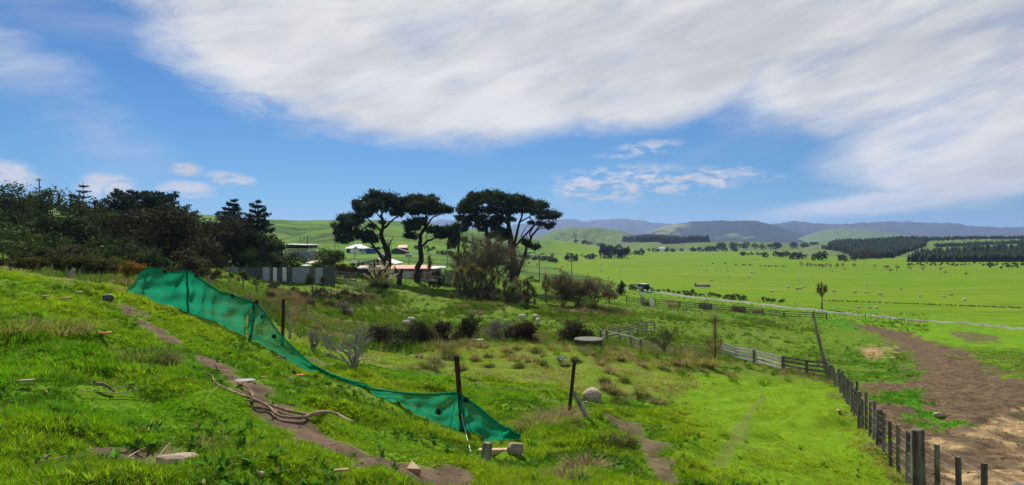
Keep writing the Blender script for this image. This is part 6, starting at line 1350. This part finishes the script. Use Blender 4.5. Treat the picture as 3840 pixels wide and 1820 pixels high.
plantation('pine_plantation', 'dark young pine plantation on the near right terrace', [(3395,985),(3440,955),(3520,948),(3620,942),(3760,935),(3900,932),(4300,930),(4300,1010),(3840,1005),(3560,995)], 2300, 6.0, 480, 760, 1, .32)
plantation('pine_plantation', 'dark pine plantation on the long spur behind, left side', [(3080,935),(3130,912),(3250,906),(3380,897),(3480,902),(3470,925),(3400,950),(3330,975),(3220,970),(3150,945)], 2600, 6.5, 600, 1300, 2, .33)
plantation('pine_plantation', 'dark pine strips along the top of the right spur', [(3380,894),(3600,892),(3840,890),(4200,888),(4200,897),(3840,898),(3600,901),(3440,908)], 1500, 4.0, 700, 1300, 3, .4)
plantation('pine_plantation', 'dark pine strip between the right-hand green terraces', [(3500,922),(3620,916),(3760,911),(3840,908),(4200,905),(4200,914),(3840,917),(3700,921),(3520,930)], 1200, 4.0, 600, 1300, 4, .4)
plantation('pine_forest', 'long dark pine forest block on the low hill in mid distance', [(2330,908),(2400,898),(2450,893),(2520,886),(2600,884),(2640,888),(2660,900),(2655,908),(2560,912),(2490,916),(2460,908),(2400,910)], 2600, 13, 1100, 2300, 5, .32)
def belt(name, label, spans, seed, mat='far_bush', leafsize=1.0, cat='trees', stuff=True, n_per=1.0):
    """a hedgerow or belt of bushes: many crowns joined as one far mass. spans: (U0, U1, d, height, depth)"""
    rng = np.random.default_rng(seed); cl = []
    for (U0, U1, d, h, dp) in spans:
        w = (U1-U0)/F*d; k = max(3, int(w/(h*.75)*n_per)) 
        for i in range(k):
            U = rng.uniform(U0, U1); dd = d+rng.uniform(-dp, dp); x = (U-1920)/F*dd; g = SURF(x, dd); r = h*rng.uniform(.28, .55)
            cl.append(((x, dd, g+r*rng.uniform(.5, 1.1)), (r*1.15, r*1.1, r)))
    pts = clump_points(cl, .8/(leafsize*leafsize), rng, .6, .1); V, Fq = cards(pts, rng.uniform(.7, 1.3, len(pts))*leafsize, rng, .6)
    tag(link(name, mesh_np(name, V, Fq), mat), label, cat, kind='stuff' if stuff else None)
belt('tree_belt', 'dark mixed trees along the far edge of the flat field', [(2100,2200,560,6,10),(2200,2330,640,7,20),(2320,2420,760,7,30),(2420,2540,1020,6,40),(2540,2760,1050,9,60),(2700,2950,1200,13,80),(2900,3040,1250,13,60),(3020,3080,1200,8,40)], 1, leafsize=1.3)
belt('tree_belt', 'dark scrub on the bank below the slip at right', [(2950,3060,560,7,25),(3040,3160,520,7,20),(2860,2960,640,6,20),(3150,3240,500,5,15),(2780,2860,720,4,20)], 2, leafsize=.9)
belt('tree_belt', 'bushy hedgerow at the hill foot behind the pines', [(1700,2080,470,4,20),(1600,1760,330,2.4,8),(1700,1900,300,2.6,8),(1950,2100,430,3.5,10),(1300,1460,340,2,6),(1560,1660,360,2.2,8)], 3, leafsize=.7)
belt('tree_belt', 'small dark woods on the slopes of the rolling hill', [(2010,2075,1500,14,30),(2200,2330,1350,9,40),(2150,2270,1250,8,40)], 4, leafsize=1.8)
belt('grey_wood', 'bare grey-brown trees below the dark plantation', [(3200,3310,560,8,15)], 5, 'bushbrown', .8, n_per=1.4)
belt('scrub_edge', 'scrubby vegetation along both sides of the road', [(2440,2600,169,.9,4),(2560,2700,161,.8,3),(2720,2800,150,1.3,3),(2860,2940,148,1.2,4),(2300,2400,176,1.4,4)], 6, 'bushmid', .22, n_per=1.3)
belt('ditch_edge', 'dark rank line of a ditch across the flat field at right', [(3090+k*25, 3115+k*25, float(at(3100+k*25, 1129+k*.95).y), .28, .5) for k in range(30)], 17, 'rush', .16)
belt('scrub_edge', 'rough dark scrub at the foot of the right plantation', [(3400,3900,420,1.3,25),(3700,4100,380,1.2,30)], 7, 'far_bush', .6)
belt('scrub_edge', 'dark brushy thicket on the slope below the iron fence', [(1000,1120,84,1.0,4),(1120,1300,82,1.1,4),(1280,1420,84,1.3,4)], 8, 'bushbrown', .13)
belt('scrub_edge', 'rough olive vegetation right of the pines behind the lawn', [(1700,1800,150,1.4,10),(1950,2100,165,1.3,10),(2050,2130,150,1.3,8)], 9, 'bushmid', .22)
def macro_clump(U, d, w, h, label, seed):
    p = atd(U, d); rng = np.random.default_rng(seed); cl = [((rng.uniform(-.5, .5)*w, rng.uniform(-.3, .3)*w, h*rng.uniform(.25, .75)), (w*.16, w*.16, h*.26)) for _ in range(16)]; rt = empty('conifer_clump', p, 0, label, 'trees')
    pts = clump_points(cl, .9, rng, .5, .3); V, Fq = cards(pts, rng.uniform(.6, 1.3, len(pts))*.9, rng, .5); link('crown', mesh_np('crown', V, Fq), 'far_pine', rt); mb = MB()
    for k in range(5): mb.tube([(w*(-.4+.2*k), 0, -.3), (w*(-.4+.2*k), 0, h*.5)], [.4, .25], 6)
    mb.build('trunk', 'bark', rt)
macro_clump(2305, 640, 24, 12.5, 'compact dark conifer clump at the left end of the flat field', 3); macro_clump(2265, 645, 9, 14, 'slimmer dark conifer at the left of the compact clump', 4)
# reddish small trees along the field edge
RT = [(145,560,50),(205,560,40),(240,560,42),(285,565,45),(325,565,42),(350,570,50),(385,560,42),(435,570,45),(490,570,45),(545,560,35),(565,600,22),(660,562,42),(860,572,36),(972,580,50),(1010,610,30),(1072,590,60),(1197,590,45),(1325,595,36),(1500,600,34),(1548,632,24),(1745,645,30)]
for k, (x, y, w) in enumerate(RT):
    U, V = 2950+x/2.598, 780+(y+w*.45)/2.598; p = at(U, V); s = p.y/F*w/2.598; broad_tree('reddish_tree', 'small bare reddish tree on the far edge of the flat field', p, s*1.15, s*1.15, 'redtree', 600+k, 'tree', 'reddish trees along the far field edge', .3, .8, .34, 7, 'dome', .22, aspect=.25)
FB = [(1370,660,40),(1480,672,30),(1570,675,50),(1635,682,45),(1750,687,30),(1800,690,40),(1850,690,50),(1920,692,45),(1995,695,40),(1232,662,26),(240,611,30),(300,613,26),(200,606,30),(110,600,50),(50,595,50)]
fb = [(2250+x/2.9075, 760+(y+8)/2.9075, w/2.9075) for x, y, w in FB]+[(1650+x/4.07, 800+y/4.07, w/4.07) for x, y, w in [(1560,640,90),(1710,640,80),(1990,655,150),(2160,665,110),(2270,665,120),(2380,672,100),(1355,770,55),(1480,790,40)]]
for k, (U, V, w) in enumerate(fb):
    p = at(U, V); s = p.y/F*w; broad_tree('field_bush', 'dark low bush in the broken row across the flat field', p, max(.7, s*.42), s*1.15, 'far_bush', 640+k, 'shrub', 'bushes in rows across the flat field', .0, 1.0, .3, 8, 'dome', -.05)

# ------------------------------------------------------------------ grass: instanced tufts over the near ground
def grass_mat():
    m, t = new_mat('grass_blades'); g = t.node('ShaderNodeNewGeometry')
    tint = t.node('ShaderNodeAttribute', attribute_name='tint', attribute_type='INSTANCER').outputs['Color']
    isl = g.outputs['Random Per Island']; col = t.mix(1.0, tint, t.mix(isl, (.62, .66, .6), (1.30, 1.25, 1.3)), 'MULTIPLY')
    col = t.mix(t.ss(isl, .93, .96), col, (.30, .24, .11))
    finish(t, col, .9, .45, t.mix(.2, col, (1, .95, .3), 'MULTIPLY'), spec=.02); return m
M['grass'] = grass_mat()
def tuft_collection():
    c = bpy.data.collections.new('grass_tufts'); rng = np.random.default_rng(1)
    for k, (n, L, w, sp, dr, r0) in enumerate([(34, (.05, .10), .0060, 1.0, .5, .07), (30, (.06, .12), .0062, 1.1, .55, .07), (40, (.03, .07), .0066, 1.2, .45, .09), (26, (.07, .14), .0052, .9, .6, .05), (36, (.04, .09), .0062, 1.3, .4, .08), (20, (.08, .17), .0040, .8, .55, .05)]):
        V, Fq = blades((0, 0, -.01), n, rng, L, w, sp, dr, 2, r0); me = mesh_np('tuft', V, Fq); me.materials.append(M['grass']); c.objects.link(bpy.data.objects.new('tuft', me))
    return c
TUFTS = tuft_collection()
def instances(name, label, x, y, z, s, c, rng, coll):
    n = len(x)
    me = bpy.data.meshes.new(name); me.vertices.add(n); me.vertices.foreach_set('co', np.stack([x, y, z], 1).astype(np.float32).ravel())
    for nm, ty, key, val in (('tint', 'FLOAT_COLOR', 'color', np.c_[c, np.ones(n)]), ('scl', 'FLOAT', 'value', s), ('rot', 'FLOAT_VECTOR', 'vector', np.stack([rng.normal(size=n)*.16, rng.normal(size=n)*.16, rng.random(n)*6.283], 1))):
        a = me.attributes.new(nm, ty, 'POINT'); a.data.foreach_set(key, val.astype(np.float32).ravel())
    o = link(name, me); tag(o, label, 'grass', kind='stuff')
    ng = bpy.data.node_groups.new(name, 'GeometryNodeTree'); ng.interface.new_socket('Geometry', in_out='INPUT', socket_type='NodeSocketGeometry'); ng.interface.new_socket('Geometry', in_out='OUTPUT', socket_type='NodeSocketGeometry')
    N = ng.nodes; L = ng.links; gi = N.new('NodeGroupInput'); go = N.new('NodeGroupOutput'); ip = N.new('GeometryNodeInstanceOnPoints'); ci = N.new('GeometryNodeCollectionInfo')
    ci.inputs['Collection'].default_value = coll; ci.inputs['Separate Children'].default_value = True; ci.inputs['Reset Children'].default_value = True
    ip.inputs['Pick Instance'].default_value = True
    def named(nm, ty):
        q = N.new('GeometryNodeInputNamedAttribute'); q.data_type = ty; q.inputs['Name'].default_value = nm; return q.outputs[0]
    e2r = N.new('FunctionNodeEulerToRotation'); L.new(named('rot', 'FLOAT_VECTOR'), e2r.inputs[0]); L.new(e2r.outputs[0], ip.inputs['Rotation']); L.new(named('scl', 'FLOAT'), ip.inputs['Scale'])
    L.new(gi.outputs[0], ip.inputs['Points']); L.new(ci.outputs[0], ip.inputs['Instance']); L.new(ip.outputs[0], go.inputs[0])
    md = o.modifiers.new('tufts', 'NODES'); md.node_group = ng; return o
NETL = np.array([P(c[2], c[3], c[4])[:2] for c in NET_A[:-1]+NET_B[:-1]+NET_C])
CLEAR = [(o.location.x, o.location.y, max(.3, .95*max(o.dimensions[:2]))) for o in COL.objects if o.type == 'MESH' and o.get('category') in ('stone', 'plank', 'offcut', 'peg', 'wood scrap', 'twigs', 'bark', 'plastic strip', 'plastic scrap', 'branch') and o.location.y < 16]
def scatter(name, label, n, r0, r1, scale, seed, zones=None):
    rng = np.random.default_rng(seed); th = np.radians(rng.uniform(-43, 43, n)); u = rng.random(n)
    r = (r0**.35+(r1**.35-r0**.35)*u)**(1/.35); x, y = r*np.sin(th), r*np.cos(th); mk = masks(x, y)
    thin = fbm(x/.9, y/.9, 71, 3)
    keep = 1-np.clip(mk['dirt']*1.15, 0, 1); keep *= 1-.55*mk['brown']; keep *= 1-.3*mk['straw']
    k = rng.random(n) < keep; x, y, r = x[k], y[k], r[k]; mk = {a: b[k] for a, b in mk.items()}; n = len(x); thin = thin[k]
    z = Z(x, y)
    big = 1.25*fbm(x/1.3, y/1.3, 81, 3); mid = fbm(x/5, y/5, 82, 3)
    lush = np.array([.155, .40, .006]); yel = np.array([.36, .47, .014]); dark = np.array([.045, .14, .005]); dry = np.array([.33, .24, .105]); deep = np.array([.07, .29, .010]); olive = np.array([.12, .19, .02])
    def mx(c, t, f): return c*(1-f[:, None])+t*f[:, None]
    c = np.repeat(lush[None], n, 0); c = mx(c, yel, np.clip(.35+1.1*mid+.8*big, 0, 1)*.75); c = mx(c, dark, np.clip(-big*2.2-.05, 0, .85)); c = mx(c, dark, np.clip(-thin*1.6-.25, 0, .7))  # dark tint paints shade into the hollows between lush clumps and hummocks
    c = mx(c, yel*1.05, mk['lawn']*.6); c = mx(c, yel, (1-mk['left'])*(1-mk['lawn'])*(1-mk['deep'])*.45*(r < 60)); c = mx(c, np.array([.40, .42, .035]), (1-mk['left'])*(1-mk['lawn'])*(1-mk['deep'])*np.clip(.42+.9*mid, 0, .8)*(r < 60)); c = mx(c, olive, mk['rough']*.6)
    c = mx(c, deep, mk['deep']*.9); c = mx(c, dry, np.clip(mk['dry']*(.3+1.2*big), 0, .8)); c = mx(c, np.array([.17, .12, .075]), mk['brown']*.85); c = mx(c, np.array([.48, .35, .17]), mk['straw']*.9)
    c *= rng.uniform(.75, 1.25, (n, 1))
    s = scale*(np.clip(r/9, .8, None)**.42)*rng.uniform(.65, 1.35, n)*(1+1.1*np.clip(big, -.35, .6))
    s *= 1-.5*mk['lawn']; s *= 1-.42*(1-mk['left']); s *= 1-.5*mk['brown']; s *= 1+.15*mk['deep']; s *= 1-.45*np.clip(mk['dirt']*2, 0, 1)
    q = dist_line(x, y, NETL, [.7]*len(NETL)); s *= .45+.55*sstep(q, .4, 1.1)
    for o in CLEAR: s *= .55+.45*sstep(np.hypot(x-o[0], y-o[1]), o[2]*.6, o[2]*1.2)
    return instances(name, label, x, y, z, s, c, rng, TUFTS)
scatter('grass', 'short green grass over the near slope and paddocks', 300000, 2.6, 75, .58, 5)


# ---- rough growth in the gully: rank grass, rushes and low brush
def rough_collection():
    c = bpy.data.collections.new('rank_tufts'); rng = np.random.default_rng(2)
    for k, (n, L, w, sp, dr, r0) in enumerate([(60, (.25, .5), .016, 1.0, .4, .25), (50, (.3, .65), .014, .8, .35, .2), (70, (.18, .4), .018, 1.2, .45, .32), (45, (.3, .7), .012, .7, .3, .18)]):
        V, Fq = blades((0, 0, -.03), n, rng, L, w, sp, dr, 2, r0); me = mesh_np('rank_tuft', V, Fq); me.materials.append(M['grass']); c.objects.link(bpy.data.objects.new('rank_tuft', me))
    return c
RANK = rough_collection()
def rough_growth(n=60000):
    rng = np.random.default_rng(9); th = np.radians(rng.uniform(-36, 32, n)); r = 34*(175/34)**(rng.random(n)**.9); x, y = r*np.sin(th), r*np.cos(th); mk = masks(x, y)
    big = fbm(x/6, y/6, 91, 3); mid = fbm(x/2.2, y/2.2, 92, 3)
    p = mk['rough']*(1-mk['plain'])*(1-mk['lawn'])*(1-mk['deep'])*np.clip(.55+1.3*big+.9*mid, .04, 1)
    flat = sstep(x, 14, 24)*(r < 108)*(1-sstep(r, 92, 108))        # the grazed paddock by the batten fence stays short
    p = p*(1-.93*flat)+.02; p = p*(1-.7*(x > -2)*(1-sstep(r, 38, 50)))
    p = np.maximum(p, mk['gb']*.6)
    edge = (r > 105)*(r < 172)*(x > 20)*(1-mk['plain']); p = np.maximum(p, edge*.55)
    k = (rng.random(n) < p)*(mk['plain'] < .5)*(mk['brown'] < .3); x, y, r, big, mid = x[k], y[k], r[k], big[k], mid[k]; mk = {a: b[k] for a, b in mk.items()}; n = len(x)
    rd = dist_line(x, y, pxy(ROAD), [2.3]*len(ROAD)); k = rd > 1; x, y, r, big, mid = x[k], y[k], r[k], big[k], mid[k]; mk = {a: b[k] for a, b in mk.items()}; n = len(x)
    def mx(c, t, f): return c*(1-f[:, None])+np.array(t)*f[:, None]
    c = np.repeat(np.array([[.080, .185, .010]]), n, 0); c = mx(c, (.19, .27, .018), np.clip(.3+1.4*mid, 0, 1)*.8); c = mx(c, (.035, .075, .010), np.clip(-1.5*big-.1, 0, .8))
    c = mx(c, (.075, .055, .034), np.clip(mk['gb']*(.5+.9*mid), 0, .9)); c = mx(c, (.26, .19, .10), np.clip(mk['dry']*1.2*(mid > .15), 0, .7)); c *= rng.uniform(.7, 1.3, (n, 1))
    s = rng.uniform(.55, 1.25, n)*(.85+.9*np.clip(big, -.3, .6))*(1+.15*mk['gb'])*(1-.4*(r > 104))
    instances('rank_grass', 'rank tufty grass and rushes over the gully and road verges', x, y, Z(x, y), s, c, rng, RANK)
rough_growth()

# ---- crumbs of soil and small stones on the worn ground
def clods():
    c = bpy.data.collections.new('clods'); import bmesh; m, t = new_mat('soil_crumbs'); tint = t.node('ShaderNodeAttribute', attribute_name='tint', attribute_type='INSTANCER').outputs['Color']; finish(t, tint, .95, spec=.03)
    for k in range(3):
        bm = bmesh.new(); bmesh.ops.create_icosphere(bm, subdivisions=1, radius=1); rg = random.Random(k)
        for v in bm.verts: v.co *= rg.uniform(.65, 1.2); v.co.z *= .6
        me = bpy.data.meshes.new('clod'); bm.to_mesh(me); bm.free(); me.materials.append(m); c.objects.link(bpy.data.objects.new('clod', me))
    rng = np.random.default_rng(4); n = 90000; th = np.radians(rng.uniform(-42, 42, n)); r = 3*(32/3)**rng.random(n); x, y = r*np.sin(th), r*np.cos(th); mk = masks(x, y)
    k = rng.random(n) < np.maximum(.45*(mk['dirt']-.5), .2*mk['brown']); x, y, r = x[k], y[k], r[k]; n = len(x)
    col = np.array([.14, .098, .07])*rng.uniform(.7, 1.7, (n, 1)); s = .004+.014*rng.random(n)**4*np.clip(r/7, .7, 3)
    instances('soil_clods', 'crumbs of soil and small stones on the worn path and brown field', x, y, Z(x, y)+s*.2, s, col, rng, c)
clods()

# ---- broad-leaved weeds and dead stalks among the near grass
def weeds():
    c = bpy.data.collections.new('weeds'); rng = np.random.default_rng(6)
    for n, L, w, sp, dr, r0 in ((11, (.05, .11), .016, 1.25, .35, .02), (8, (.06, .13), .020, 1.0, .45, .02), (5, (.08, .18), .0020, .8, .2, .05), (4, (.08, .16), .0020, 1.0, .2, .05)):
        V, Fq = blades((0, 0, 0), n, rng, L, w, sp, dr, 3, r0); me = mesh_np('weed', V, Fq); me.materials.append(M['grass']); c.objects.link(bpy.data.objects.new('weed', me))
    def put(name, label, n, r1, which, tint, seed):
        rng = np.random.default_rng(seed); th = np.radians(rng.uniform(-42, 42, n)); r = 3*(r1/3)**rng.random(n); x, y = r*np.sin(th), r*np.cos(th); mk = masks(x, y)
        k = (rng.random(n) < (1-mk['dirt'])*np.clip(.35+1.6*fbm(x/1.8, y/1.8, 88+seed, 2), .02, 1)*(1-.8*mk['lawn'])); x, y = x[k], y[k]; n = len(x)
        sub = bpy.data.collections.new(name)
        for o in list(c.objects)[which[0]:which[1]]: sub.objects.link(o)
        instances(name, label, x, y, Z(x, y)+.01, rng.uniform(.6, 1.3, n), np.array(tint)*rng.uniform(.6, 1.3, (n, 1)), rng, sub)
    put('broadleaf_weeds', 'low broad-leaved weeds among the near grass', 5000, 16, (0, 2), (.07, .19, .02), 1)
    put('dead_stalks', 'dry dead stalks standing in the near grass', 420, 22, (2, 4), (.30, .26, .11), 2)
weeds()
